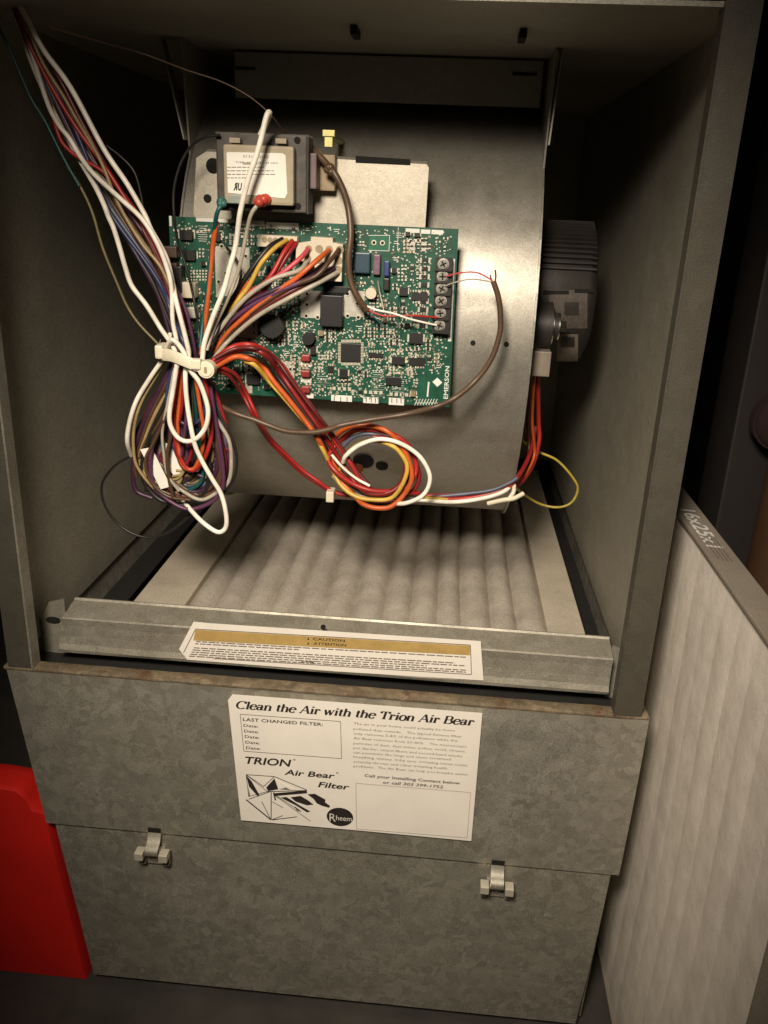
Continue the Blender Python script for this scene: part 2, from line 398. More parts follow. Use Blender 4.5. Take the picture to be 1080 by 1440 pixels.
latch(698, 1236, 'tarnished draw latch nearer the leaning filter')

MB().box((-HW+.004, .0125, -.016), (HW-.004, .064, -.015)).build('gap_shade', m_dark, gb)  # added dark sheet painting the shade in the gap under the rail
# advertising sticker
SY = -.0034
st = MB().prism([at(x, y, SY) for x, y in ((326.7, 976.7), (678.3, 1003), (662.8, 1182.8), (500, 1167.5), (339, 1153.5), (320.6, 984.6))], (0, .0004, 0)).build('advertising_sticker', m_paper, gb)
st['label'] = 'cream paper filter advertisement with black print'
def c1(x, y): return (310+x/5.684, 960+y/5.684)
def c2(x, y): return (480+x/5.143, 980+y/5.143)
ink = MB(); YI = SY-.0003
def arc(cx, cy, rx_, ry_, a0, a1, n=14): return [(cx+rx_*math.cos(math.radians(a0+(a1-a0)*i/n)), cy+ry_*math.sin(math.radians(a0+(a1-a0)*i/n))) for i in range(n+1)]
def sf(x, y, w_=.10): return [(x-w_, y), (x+w_, y)]
GL = {'C': (.68, [arc(.37, .35, .32, .355, 48, 318), [(.60, .70), (.60, .50)]]), 'l': (.27, [[(.13, .01), (.13, .70)], sf(.13, .018), [(.03, .69), (.13, .70)]]),
 'e': (.48, [arc(.25, .24, .20, .245, 5, 325), [(.06, .27), (.45, .27)]]), 'a': (.50, [arc(.19, .14, .14, .13, 0, 360), [(.35, .36), (.35, .08), (.40, .02), (.47, .04)], arc(.21, .34, .14, .13, 165, 5)]),
 'n': (.56, [[(.11, .01), (.11, .46)], arc(.27, .31, .16, .165, 175, 0), [(.43, .32), (.43, .01)], sf(.11, .018), sf(.43, .018), [(.02, .455), (.11, .46)]]),
 'h': (.56, [[(.11, .01), (.11, .70)], arc(.27, .31, .16, .165, 175, 0), [(.43, .32), (.43, .01)], sf(.11, .018), sf(.43, .018), [(.02, .69), (.11, .70)]]),
 't': (.33, [[(.14, .62), (.14, .12)], arc(.22, .11, .08, .10, 180, 310), [(.02, .46), (.28, .46)]]), 'A': (.70, [[(.06, .01), (.35, .71)], [(.35, .71), (.61, .01)], [(.17, .24), (.51, .24)], sf(.07, .018), sf(.60, .018, .11)]),
 'i': (.27, [[(.13, .01), (.13, .46)], sf(.13, .018), [(.03, .455), (.13, .46)], [(.13, .58), (.13, .69)]]), 'r': (.41, [[(.12, .01), (.12, .46)], arc(.26, .31, .14, .15, 165, 55), sf(.12, .018, .11), [(.03, .455), (.12, .46)], [(.34, .42), (.34, .34)]]),
 'w': (.70, [[(.05, .46), (.19, .0)], [(.19, .0), (.33, .46)], [(.33, .46), (.48, .0)], [(.48, .0), (.62, .46)], sf(.06, .452, .08), sf(.33, .452, .08), sf(.61, .452, .08)]),
 'T': (.64, [[(.04, .685), (.60, .685)], [(.32, .01), (.32, .68)], sf(.32, .018, .13), [(.045, .70), (.045, .53)], [(.595, .70), (.595, .53)]]), 'o': (.50, [arc(.25, .235, .20, .245, 0, 360, 20)]),
 'B': (.64, [[(.13, .01), (.13, .69)], [(.03, .685), (.36, .685)], arc(.36, .525, .15, .165, 90, -90), [(.13, .36), (.36, .36)], arc(.37, .185, .19, .175, 90, -90), [(.03, .018), (.37, .018)]]), ' ': (.28, [])}
def serif_into(mb, s_, p0, p1, cap, Y, mi=0, shear=.3, thick=.080, thin=.029):
    adv = sum(GL[ch][0] for ch in s_); A, B = at(*p0, Y), at(*p1, Y); e = (B-A)/adv; up = Vector((-e.z, 0, e.x)).normalized(); k = cap*mpp(Y, *p0)/.70
    pen = 0; lift = 0
    for ch in s_:
        for st in GL[ch][1]:
            n = len(st); Lf, Rt = [], []; lift = (lift+1) % 9
            for i, (x, y) in enumerate(st):
                x0, y0 = st[max(0, i-1)]; x1, y1 = st[min(n-1, i+1)]; dx, dy = x1-x0, y1-y0; l = math.hypot(dx, dy) or 1
                sv = abs(dy)/l; rising = dx*dy > 0 and n == 2 and abs(dx) > .08
                hw_ = thin*1.2 if rising else thin+(thick-thin)*sv**1.3
                nx_, ny_ = -dy/l*hw_, dx/l*hw_
                for sgn, out in ((1, Lf), (-1, Rt)):
                    gx_, gy_ = x+sgn*nx_, y+sgn*ny_
                    out.append(A+e*(pen+gx_+shear*gy_*.8)+up*(gy_*k)+Vector((0, -lift*1.5e-5, 0)))
            mb.grid([Lf, Rt], mi, False)
        pen += GL[ch][0]
serif_into(ink, 'Clean the Air with the Trion Air Bear', (331, 996), (665, 1020.2), 12.2, YI, 0)
text_into(ink, 'LAST CHANGED FILTER:', (341.7, 1013.7), (454, 1021), 5.2, YI, 0, bold=.012)
for k in range(5):
    a = c1(185+5*k, 352+44.5*k); text_into(ink, 'Date:', a, (a[0]+20.5, a[1]+1.5), 4.6, YI, 0, bold=.006)
bx = [c1(157, 252), c1(960, 310), c1(968, 607), c1(187, 547)]
for i in range(4): line_into(ink, bx[i], bx[(i+1) % 4], .8, YI, 1)
text_into(ink, 'TRION', (345, 1073.5), (410, 1078.2), 11.6, YI, 0, shear=.2, bold=.022, res=3)
text_into(ink, '®', (412, 1069.5), (416, 1069.8), 3, YI, 0)
text_into(ink, 'Air Bear', (399.7, 1089.3), (471, 1094.8), 9, YI, 0, shear=.2, bold=.02, res=3)
text_into(ink, '®', (472.5, 1088), (476, 1088.3), 3, YI, 0)
text_into(ink, 'Filter', (447, 1106.6), (491.5, 1110.6), 9, YI, 0, shear=.2, bold=.02, res=3)
body = ['The air in your home could actually be more', 'polluted than outside.   The typical furnace filter', 'only removes 5-8% of the pollutants while the',
        'Air Bear removes from 20-40%.   The microscopic', 'particles of dust, dust mites, pollen, mold, viruses,', 'pet dander, carpet fibers and second-hand smoke',
        'can penetrate the lungs and cause continued', 'breathing, watery, itchy eyes, irritating runny noses,', 'scratchy throats and other irritating health', 'problems.  The Air Bear can help you breathe easier.']
ly = [200, 238, 272, 305, 342, 375, 408, 440, 475, 507]
re_ = [(820, 252), (870, 295), (840, 325), (905, 368), (900, 402), (875, 437), (790, 460), (915, 503), (765, 525), (920, 570)]
for s_, y_, e_ in zip(body, ly, re_): text_into(ink, s_, c2(88, y_), c2(*e_), 3.9, YI, 1, res=1)
text_into(ink, 'Call your Installing Contact below', c2(168, 578), c2(857, 634), 4.8, YI, 0, bold=.012)
text_into(ink, 'or call 303 399-1752', c2(300, 627), c2(735, 662), 4.8, YI, 0, shear=.15, bold=.012)
dq = [c2(105, 625), c2(935, 692), c2(910, 1020), c2(110, 955)]
for i in range(4):
    a, b2 = Vector(dq[i]), Vector(dq[(i+1) % 4]); n = int((b2-a).length/3.2)
    for k in range(n): line_into(ink, a.lerp(b2, k/n), a.lerp(b2, (k+.6)/n), .8, YI, 1)
def L1(*pts, wd=.8, mi=0):
    q = [c1(*p) for p in pts]
    for i in range(len(q)-1): line_into(ink, q[i], q[i+1], wd, YI-.0001*(mi == 0), mi)
def P1(pts, mi=0): poly_into(ink, [c1(*p) for p in pts], YI-.00005, mi)
L1((205, 735), (430, 750), (345, 830), (205, 735)); L1((205, 735), (225, 910), (375, 870), (205, 735), wd=.7)
L1((375, 870), (690, 862), wd=1); L1((430, 750), (690, 858), wd=.9); L1((205, 935), (405, 1097), wd=1.6); L1((405, 872), (405, 1097), wd=1.1)
L1((225, 932), (405, 868)); L1((330, 950), (400, 1090), wd=.9); L1((410, 1095), (500, 1062)); L1((412, 1097), (612, 1072), wd=1.0); L1((410, 950), (500, 1000), wd=.7)
L1((440, 905), (720, 1108), wd=.7); L1((425, 878), (440, 940), wd=2.0); L1((450, 905), (640, 1030), wd=.8)
P1([(365, 838), (432, 765), (462, 852), (380, 866)]); P1([(205, 738), (250, 790), (310, 895), (302, 912), (228, 830)]); P1([(222, 830), (236, 905), (228, 908)])
P1([(425, 884), (690, 862), (692, 884), (432, 906)]); P1([(470, 852), (525, 838), (560, 858)], 1); P1([(440, 775), (560, 835), (600, 858), (470, 850)], 2)
P1([(480, 918), (528, 914), (640, 985), (720, 1030), (690, 1036), (610, 985)]); P1([(560, 916), (640, 905), (700, 940), (745, 975), (690, 980), (600, 950)]); P1([(590, 985), (650, 1030), (610, 1025)], 1)
P1([(695, 892), (755, 888), (840, 935), (835, 955), (876, 985), (870, 1000), (815, 985), (770, 965), (745, 930)])
for k in range(9): L1((560+18*k, 925+6*k), (600+20*k, 912+9*k), wd=.6, mi=2)
for k in range(7): L1((760+14*k, 900+11*k), (800+12*k, 955+6*k), wd=.5, mi=2)
ink.build('printing', [m_ink, m_grey_ink, m_paper], st)
em = MB(); cx, cy = 478, 1148.8
poly_into(em, [(cx+18.6*math.cos(a*.15708)+.3*math.sin(a*.15708), cy+12.9*math.sin(a*.15708)+1.1*math.cos(a*.15708)) for a in range(40)], YI-.0001, 0)
text_into(em, 'R', (463.5, 1155), (472.0, 1155.6), 14, YI-.0003, 1, bold=-.008, res=3)
text_into(em, 'heem', (472.5, 1153.2), (494.5, 1155.2), 8.6, YI-.0003, 1, bold=-.004, res=3)
em.build('emblem', [m_ink, m_paper], st)

# ================================================================== FLOOR FILTER
ff = thing('pleated_filter', 'dusty grey pleated air filter lying flat on the cabinet bottom', 'air filter', (.02, .35, -.028))
X0, X1, Y0, Y1, FZ = -.205, .238, .085, .66, 0.0
b = MB()
b.box((X0, Y0, FZ-.024), (X0+.052, Y1, FZ+.001), 0, .001); b.box((X1-.036, Y0, FZ-.024), (X1, Y1, FZ+.001), 0, .001)
b.box((X0+.052, Y0, FZ-.024), (X1-.036, Y0+.03, FZ+.0005)); b.box((X0+.052, Y1-.03, FZ-.024), (X1-.036, Y1, FZ+.0005))
b.build('frame', m_cardboard, ff)
npl = 13; xa = X0+.050; xb = X1-.034; wpl = (xb-xa)/npl; rr = random.Random(4)
edges = [xa+wpl*(i+(rr.uniform(-.14, .14) if 0 < i < npl else 0)) for i in range(npl+1)]
for k in range(npl):
    rows = []; a0 = rr.uniform(.8, 1.2)
    for i in range(17):
        y = Y0+.028+(Y1-Y0-.056)*i/16; am = (.0062+.0065*min(1, (y-Y0)/.30))*a0; r = []
        for j in range(9):
            t = j/8; x = edges[k]+(edges[k+1]-edges[k])*t+.0005*math.sin(y*17)
            x += .0012*math.sin(y*31+edges[k+(t > .5)]*90)*0
            r.append((x, y, FZ-.007-.005*min(1, (y-Y0)/.3)+am*(1-abs(2*t-1)**2.5)+(rr.uniform(-.0005, .0005) if 0 < j < 8 else 0)))
        rows.append(r)
    MB().grid(rows).build('pleat', m_media, ff)
b = MB()
for s in (-1, 1): b.box((s*(HW-.0035), .0645, -.030), (s*(HW-.032), .68, -.0285))
b.box((-HW+.032, .0645, -.030), (HW-.032, .084, -.0285)); b.box((-HW+.032, .664, -.030), (HW-.032, .68, -.0285))
b.build('filter_ledge', m_dark, cab)

# ================================================================== BLOWER HOUSING
bl = thing('blower_housing', 'dull steel blower drum filling the middle of the open furnace', 'blower', (.013, .33, .08))
BX0, BX1 = -.141, .158; BY = .120
R_ = .207; BZ = .272
prof = []
for i in range(37):
    a = math.radians(-78+i*7.0); prof.append((BY+R_-R_*math.cos(a), BZ-R_*math.sin(a)))
xs = [BX0+(BX1-BX0)*i/8 for i in range(9)]
MB().grid([[(x, y, z) for y, z in prof] for x in xs]).build('drum_wrapper', m_drum, bl)
for s, x in ((-1, BX0), (1, BX1)):
    th = .0015*s; out = .0035
    P = [(x, BY+R_-(R_+out)*math.cos(math.radians(q_)), BZ-(R_+out)*math.sin(math.radians(q_))) for q_ in range(-42, 181, 6)] + [(x, .52, DK-.001), (x, BY+R_-(R_+out)*math.cos(math.radians(42))-.012, DK-.001)]
    MB().prism(P, (th, 0, 0)).build('side_plate', m_drum, bl)
# flared corner of the left plate and its right twin under the deck
MB().prism([(BX0-.0016, .160, .424), (BX0-.0016, .174, .424), (BX0-.018, .174, DK-.001), (BX0-.018, .160, DK-.001)], (-.0012, 0, 0)).build('plate_flare', m_drum, bl)
MB().prism([(BX1+.0016, .160, .430), (BX1+.0016, .174, .430), (BX1+.005, .174, DK-.001), (BX1+.005, .160, DK-.001)], (.0012, 0, 0)).build('plate_flare', m_drum, bl)
a = at(530, 144, .213)
cz0 = a.z
MB().box((-.112, .2130, cz0), (BX1-.004, .2145, DK-.002), 0).build('cutoff_strip', m_drum, bl)
for px, py, w_ in ((345, 96, 12), (738, 104, 14)):
    p = at(px, py, .2125); k = mpp(.2125)*w_; MB().box((p.x-k, .2120, p.z-.0012), (p.x+k, .2129, p.z+.0012)).build('slot', m_hole, bl)
def onz(z):
    return BY+R_-math.sqrt(max(0, R_*R_-(z-BZ)**2))
def drumpt(px, py):
    y = BY
    for _ in range(6): p = at(px, py, y); y = onz(p.z)
    return at(px, py, y)
for px, py in ((665, 482), (712, 484)):
    p = drumpt(px, py); MB().cyl((p.x, p.y+.002, p.z), (p.x, p.y-.0006, p.z), .0022, 10).build('screw_hole', m_hole, bl)
for px, py, r in ((511, 648, .010), (537, 655, .0058)):
    p = drumpt(px, py); nrm = Vector((0, BY+R_-p.y, BZ-p.z)).normalized()
    MB().cyl(p+nrm*.003, p-nrm*.0012, r, 16).build('grommet_hole', m_hole, bl)
p = drumpt(503, 656); MB().sphere((p.x, p.y-.003, p.z), .006, 10, sc=(1, .5, 1)).build('orange_plug', plain('plug_orange', (.28, .06, .02), .5), bl)
for px, py in ((465, 192),):
    p = at(px, py, .125); b = MB().cyl((p.x, .200, p.z), (p.x, .118, p.z), .0028, 10).box((p.x-.005, .113, p.z-.001), (p.x+.005, .119, p.z+.004), 0, .0006).box((p.x-.003, .1135, p.z-.008), (p.x+.003, .117, p.z-.0012))
    b.build('ground_screw', plain('brass_screw', (.45, .42, .18), .4, .7), bl)

# ================================================================== MOTOR
mo = thing('blower_motor', 'dark finned electric motor sticking out of the blower side', 'motor', (.16, .27, .30))
MY, MZ = .275, .303; r = .066
b = MB()
n = 44
def mring(x, rr_): return [(x, MY+rr_*math.cos(6.2832*i/n), MZ+rr_*math.sin(6.2832*i/n)) for i in range(n+1)]
b.grid([mring(.160, r), mring(.168, r+.0005), mring(.214, r+.0005), mring(.220, r-.003), mring(.223, r-.010), mring(.224, .0)][::-1])
b.build('casing', m_motor, mo)
for k in range(13):
    a = math.radians(101+k*4.6); c_, s_ = math.cos(a), math.sin(a)
    u = Vector((0, c_, s_)); t = Vector((0, -s_, c_))*.0011; o = Vector((.166, MY, MZ))
    pts = [o+u*(r-.001)-t, o+u*(r-.001)+t, o+u*(r+.0036)+t*.7, o+u*(r+.0036)-t*.7]
    MB().prism(pts, (.053, 0, 0)).build('cooling_fin', m_motor, mo)
def mplate(px0, py0, px1, py1, mat, nm, lift=.0012):
    rows = []
    for i in range(7):
        y = py0+(py1-py0)*i/6; r_ = []
        for px in (px0, px1):
            Yg = .21
            for _ in range(14):
                p = at(px, y, Yg); dz = p.z-MZ
                Yg = .6*Yg+.4*(MY-math.sqrt(max(1e-5, (r+lift)**2-dz*dz)))
            r_.append(at(px, y, Yg))
        rows.append(r_)
    MB().grid(rows).build(nm, mat, mo)
m_mlab = plain('motor_label', (.17, .14, .11), .6, var=.15, scale=200); m_mlab2 = plain('motor_label_dark', (.075, .06, .05), .6, var=.3, scale=300)
mplate(772, 408, 826, 462, m_mlab2, 'rating_plate'); mplate(794, 425, 814, 443, m_motor, 'window', .002)
mplate(783, 470, 813, 508, m_mlab, 'sticker', .0016); mplate(789, 474, 808, 488, m_motor, 'sticker_print', .0022)
for x0, x1, y in ((764, 800, 411), (808, 834, 409)): mplate(x0, y-2.5, x1, y+2.5, m_hole, 'vent', .0022)
p = at(783, 459, .185)
MB().cyl((.160, .185, p.z), (.180, .185, p.z), .021, 24).cyl((.180, .185, p.z), (.186, .185, p.z), .012, 20).build('mount_band', m_motor, mo)
MB().cyl((.180, .185, p.z), (.1815, .185, p.z), .0165, 24).cyl((.186, .185, p.z), (.1872, .185, p.z), .0125, 24).build('washer', m_steel, mo)
MB().cyl((.1872, .185, p.z), (.1935, .185, p.z), .0055, 6, smooth=False).build('nut', m_steel, mo)
p = at(757, 508, .16); MB().box((p.x-.008, .152, p.z-.012), (p.x+.010, .168, p.z+.010), 0, .001).build('plug', plain('plug_grey', (.20, .17, .135), .5), mo)

# ================================================================== BRACKET, TRANSFORMER
br = thing('mounting_bracket', 'bright zinc plate behind the transformer with a dark slot', 'bracket', (-.02, .112, .36))
PY = .110
p0, p1 = at(284, 215, PY), at(601, 232, PY); zb = at(440, 330, PY).z
b = MB()
pts = [at(272, 300, PY), at(276, 222, PY), at(290, 213, PY), at(600, 231, PY), at(603, 236, PY), at(597, 335, PY), at(285, 330, PY)]
b.prism(pts, (0, .0016, 0))
b.grid([[pts[2], pts[3]], [Vector(pts[2])+Vector((0, .006, .0022)), Vector(pts[3])+Vector((0, .006, .0022))], [Vector(pts[2])+Vector((0, .019, .0022)), Vector(pts[3])+Vector((0, .019, .0022))]], smooth=False)
b.build('plate', m_plate, br)
q0, q1 = at(499, 222, PY), at(576, 232, PY)
MB().prism([at(500, 219, PY-.0008), at(577, 224, PY-.0008), at(577, 232, PY-.0008), at(500, 228.5, PY-.0008)], (0, .0012, 0)).build('slot', m_hole, br)
for px, py, rpx in ((300, 233, 9), (292, 279, 5), (465, 223, 4)):
    p = at(px, py, PY); k = rpx*mpp(PY); MB().cyl((p.x, PY+.0005, p.z), (p.x, PY-.0009, p.z), k, 18).build('hole', m_hole, br)

tr = thing('transformer', 'dark steel transformer with a white rating label above the circuit board', 'transformer', (-.06, .10, .365))
c0, c1_ = at(303, 186, .068), at(431, 300, .068)
b = MB().box((c0.x, .068, c1_.z), (c1_.x, .094, c0.z), 0, .001)
for k in range(6): b.box((c0.x-.0006, .0705+k*.004, c1_.z-.0006), (c1_.x+.0006, .0722+k*.004, c0.z+.0006))
b.build('lamination_core', m_lam, tr)
a, c = at(313, 202, .058), at(413, 290, .058)
MB().box((a.x, .058, c.z), (c.x, .098, a.z), 0, .0022).build('coil_cover', m_tanpl, tr)
for px, py in ((330, 200), (395, 201)):
    p = at(px, py, .060); MB().box((p.x-.004, .0595, p.z-.0005), (p.x+.004, .066, p.z+.003), 0, .0005).build('coil_tab', m_tanpl, tr)
for px, py in ((418, 197), (419, 290)):
    p = at(px, py, .0675); MB().cyl((p.x, .069, p.z), (p.x, .0672, p.z), .0024, 12).build('rivet_hole', m_hole, tr)
MB().box((c0.x+.01, .094, c0.z-.006), (c1_.x-.01, .1095, c1_.z+.008)).build('mount_foot', m_lam, tr)
p = at(455, 245, .10); MB().box((p.x-.009, .098, p.z-.012), (p.x+.009, .1096, p.z+.014), 0, .001).build('side_tab', plain('tab_tan', (.33, .25, .16), .6), tr)
p = at(441, 240, .085); MB().box((p.x-.003, .080, p.z-.013), (p.x+.003, .1, p.z+.012), 0, .001).build('terminal_block', plain('tab_mauve', (.16, .11, .11), .5), tr)
TY = .0576
lb = MB().prism([at(x, y, TY) for x, y in ((318.5, 215), (321, 213.8), (397, 215.5), (401.5, 218.5), (404, 272), (400.5, 279), (380, 277), (320.5, 271))], (0, .0003, 0)).build('rating_label', m_tag, tr)
tp = MB(); TI = TY-.0003
text_into(tp, '0131  00145', (342, 221.5), (377, 222.5), 3.6, TI, 0)
text_into(tp, 'TYPE  40VA  SEC 24 VAC', (331, 229.5), (391, 230.5), 2.4, TI, 0)
for k, (x1_) in enumerate((372, 382, 383, 355)):
    x = 319.5; y = 235+k*5
    while x < x1_: L_ = rnd.uniform(3, 8); line_into(tp, (x, y), (x+L_, y+.1), 1.0, TI, 0); x += L_+1.3
text_into(tp, 'R', (328, 267), (334.5, 267.3), 9.5, TI, 1, shear=-.2, bold=.04, mirror=True); text_into(tp, 'U', (334.5, 267.3), (340.5, 267.6), 9.5, TI, 1, shear=.2, bold=.04)
poly_into(tp, [(341, 228), (362, 229), (362, 232), (341, 231)], TI, 2)
tp.build('printing', [m_grey_ink, m_ink, plain('smudge', (.42, .38, .31), .7)], lb)
m_tg = plain('terminal_green', (.03, .14, .13), .5); m_tr = plain('terminal_red', (.42, .05, .03), .45, var=.3, scale=120)
def lump(px, py, Y, rx, col, nm, par):
    p = at(px, py, Y); k = mpp(Y); b = MB(); q = random.Random(int(px))
    for _ in range(7): b.sphere((p.x+q.uniform(-.5, .5)*rx*k, Y+q.uniform(-.003, .003), p.z+q.uniform(-.35, .35)*rx*k), rx*k*q.uniform(.4, .65), 10)
    b.build(nm, col, par)
lump(314, 283, .056, 9, m_tg, 'green_terminal', tr); lump(369, 284, .054, 11, m_tr, 'red_terminal', tr)
q = at(329, 280, .056); MB().box((q.x-.004, .055, q.z-.003), (q.x+.006, .063, q.z+.003), 0, .0008).build('spade_sleeve', plain('sleeve_grey', (.26, .29, .27), .4), tr)

# ================================================================== CIRCUIT BOARD
pc = thing('circuit_board', 'green furnace control circuit board crowded with parts in front of the blower', 'circuit board', (-.023, .10, .2225))
BYF = .100
cor = [at(237, 304, BYF), at(645, 322, BYF), at(632, 572.5, BYF), at(250, 549, BYF)]
MB().prism(cor, (0, .0016, 0)).build('substrate', m_green, pc)
def pb(x0, y0, x1, y1, h, mat, nm, par=None, c=0, back=0, base=BYF, kind=None):
    a, b2 = at(x0, y0, base), at(x1, y1, base)
    # follow the slight slope of the board in the photograph
    return MB().box((a.x, base-h, b2.z), (b2.x, base-back-.0001, a.z), 0, c).build(nm, mat, par or pc)
# pale tinned areas
for r_ in ((302, 346, 352, 418), (423, 408, 456, 448), (484, 408, 512, 446), (335, 448, 362, 476), (397, 508, 414, 532), (345, 516, 355, 553)):
    pb(*r_, .0004, m_tin, 'tinned_area')
# white stripes
stripes = [(238, 303.5, 242, 318), (276, 306, 330, 313.5), (333, 309, 372, 318), (374, 312, 420, 323), (570.5, 321, 590, 328), (592, 322.5, 605, 329), (607, 323, 623, 330), (466, 555, 495, 565), (511, 558, 532, 567.5), (547, 559, 568, 570),
           (423, 509, 438, 516), (423, 531, 438, 538), (431, 553, 441, 560)]
for r_ in stripes: pb(*r_, .0005, m_silk, 'white_print')
MB().prism([at(x, y, BYF-.0004) for x, y in ((635.5, 364), (640, 364), (634.5, 480), (630, 480))], (0, .0003, 0)).build('white_print', m_silk, pc)
# chips
mcu = pb(480, 482, 507, 509, .0022, m_chip, 'microcontroller', c=.0003)
pf = MB()
for (x0, y0, x1, y1) in ((480, 477.5, 508, 481.5), (480, 509.5, 507, 513.5), (475.5, 481, 479.5, 511), (507.5, 481, 511.5, 511)):
    hz = (x1-x0) > (y1-y0); n = 14
    for k in range(n):
        t0, t1 = (k+.15)/n, (k+.8)/n
        q = (x0+(x1-x0)*t0, y0, x0+(x1-x0)*t1, y1) if hz else (x0, y0+(y1-y0)*t0, x1, y0+(y1-y0)*t1)
        a, b2 = at(q[0], q[1], BYF), at(q[2], q[3], BYF); pf.box((a.x, BYF-.0009, b2.z), (b2.x, BYF-.0001, a.z))
pf.build('chip_pins', m_solder, mcu)
rl = pb(453, 413, 483, 458, .010, m_chip, 'relay', c=.0006)
pb(456, 401, 490, 412, .004, m_chip, 'socket_row', c=.0004)
pb(543, 529, 564, 542, .0025, m_chip, 'driver_chip', c=.0003)
cap = at(387, 455, BYF); MB().cyl((cap.x, BYF, cap.z), (cap.x, BYF-.016, cap.z), .0095, 24).build('capacitor', m_chip, pc)
for px, py, r_, h_, mt in ((523, 411, 7, .009, m_nylon), (436, 474, 8, .010, m_chip), (375, 449, 6, .012, m_chip)):
    p = at(px, py, BYF); k = r_*mpp(BYF); MB().cyl((p.x, BYF, p.z), (p.x, BYF-h_, p.z), k, 18).build('capacitor', mt, pc)
m_mauve = plain('resistor_mauve', (.16, .085, .13), .45, var=.3, scale=300); m_blue = plain('capacitor_blue', (.03, .045, .16), .45); m_fuse = plain('led_red', (.25, .03, .03), .4); m_relayb = plain('relay_blue', (.02, .05, .075), .4)
pb(526, 357, 535, 386, .006, m_mauve, 'resistor', c=.001); pb(541, 366, 548, 388, .006, m_blue, 'film_capacitor', c=.001); pb(500, 354, 521, 384, .007, m_relayb, 'coil_block', c=.001); pb(540, 390, 548, 408, .006, m_chip, 'diode', c=.001)
for y in (497, 519, 541): pb(425, y, 437, y+10, .006, m_fuse, 'fuse_socket', c=.001)
for y in (388, 411): pb(234, y-43, 254, y-26, .010, plain('board_relay', (.055, .03, .022), .5), 'relay', c=.001)
pb(236, 372, 262, 410, .012, m_chip, 'relay', c=.001); pb(258, 395, 280, 418, .010, m_nylon, 'jumper_block', c=.001); pb(268, 430, 281, 446, .009, m_tin, 'jumper_block', c=.001)
MB().prism([at(x, y, BYF-.0004) for x, y in ((520, 330), (548, 331), (547, 353), (518, 352))], (0, .0003, 0)).build('green_pad', plain('mask_light', (.012, .12, .065), .4), pc)
m_screw = plain('screw_nickel', (.50, .48, .42), .3, .7, var=.1)
# terminal strip
tb = MB()
a, b2, c3, d3 = (613, 361), (637, 362.5), (632, 468), (608, 466)
tb.prism([at(x, y, BYF-.001) for x, y in (a, b2, c3, d3)], (0, -.009, 0)); tbo = tb.build('terminal_strip', m_chip, pc)
for k in range(6):
    x, y = 623.5-k*1.1, 371.5+k*17.2
    yy = BYF-.0101; p = at(x, y, yy); kk = mpp(yy)
    s_ = MB().cyl((p.x, yy+.0004, p.z), (p.x, yy-.0022, p.z), 5.6*kk, 16)
    ca, sa = math.cos(k*1.1+.5), math.sin(k*1.1+.5)
    so = s_.build('terminal_screw', m_screw, tbo)
    for q in ((ca, sa), (-sa, ca)):
        t_ = Vector((q[0], 0, q[1])); n_ = Vector((-q[1], 0, q[0])); c_ = Vector((p.x, yy-.0022, p.z))
        MB().prism([c_+t_*4.2*kk+n_*.9*kk, c_+t_*4.2*kk-n_*.9*kk, c_-t_*4.2*kk-n_*.9*kk, c_-t_*4.2*kk+n_*.9*kk], (0, -.00025-.0001*(q[0] == ca), 0)).build('screw_slot', m_hole, so)
    a0_ = MB(); ring = [(math.cos(j*.3927), math.sin(j*.3927)) for j in range(17)]
    a0_.grid([[(p.x+c_*7.4*kk, yy-.0003, p.z+d_*7.4*kk) for c_, d_ in ring], [(p.x+c_*5.65*kk, yy-.0009, p.z+d_*5.65*kk) for c_, d_ in ring]])
    a0_.build('screw_washer', m_tin, so)
for k in range(5):
    y = 380+k*17.2; x = 623-k*1.1; p = at(x, y, BYF-.0102); kk = mpp(.09); MB().box((p.x-11*kk, BYF-.0125, p.z-.0006), (p.x+11*kk, BYF-.0101, p.z+.0006)).build('barrier', m_chip, tbo)
# plug connectors
def plug(poly, h, nm, rows, mat=m_nylon):
    o = MB().prism([at(x, y, BYF-.0002) for x, y in poly], (0, -h, 0)).build(nm, mat, pc)
    for (x, y, r_) in rows:
        yy = BYF-h-.0003; p = at(x, y, yy); MB().cyl((p.x, yy+.0002, p.z), (p.x, yy-.0004, p.z), r_*mpp(yy), 12).build('pin_hole', plain('socket_tan', (.30, .24, .15), .6), o)
    return o
plug([(441, 338), (441, 332), (471, 334), (471, 340), (485, 343), (483, 394), (448, 392), (446, 372), (420, 362), (421, 341)], .013, 'plug_connector',
     [(434, 350, 4.6), (449, 350, 5), (463, 351, 5), (478, 351, 5), (433, 364, 4.5), (476, 366, 5), (476, 379, 4.6), (463, 379, 4.5), (449, 366, 4)])
plug([(367, 329), (422, 332), (420, 348), (366, 345)], .012, 'plug_connector', [(372+k*7.6, 337+k*.4, 3.4) for k in range(6)])
# loose silver dots, pads and chips: hundreds of tiny pieces
tiny = MB(); q = random.Random(21)
def inside(x, y):
    u = (x-240)/400; top = 304+18*(x-237)/408; bot = 549+(x-250)/382*23.5
    return top+5 < y < bot-5 and 243 < x < 640-(y-322)*.05-4
blocked = [(453, 400, 490, 458), (475, 477, 512, 514), (606, 360, 640, 470), (420, 330, 486, 394), (366, 328, 422, 348), (518, 330, 548, 353), (423, 408, 456, 448), (484, 408, 512, 446), (590, 525, 632, 566), (302, 346, 352, 418), (500, 354, 522, 385), (525, 356, 549, 409)]
def free(x, y): return inside(x, y) and not any(a < x < c and b_ < y < d for a, b_, c, d in blocked)
def pad(x, y, w_, h_, ht, mi):
    a, b2 = at(x-w_/2, y-h_/2, BYF), at(x+w_/2, y+h_/2, BYF); tiny.box((a.x, BYF-ht, b2.z), (b2.x, BYF-.0001, a.z), mi)
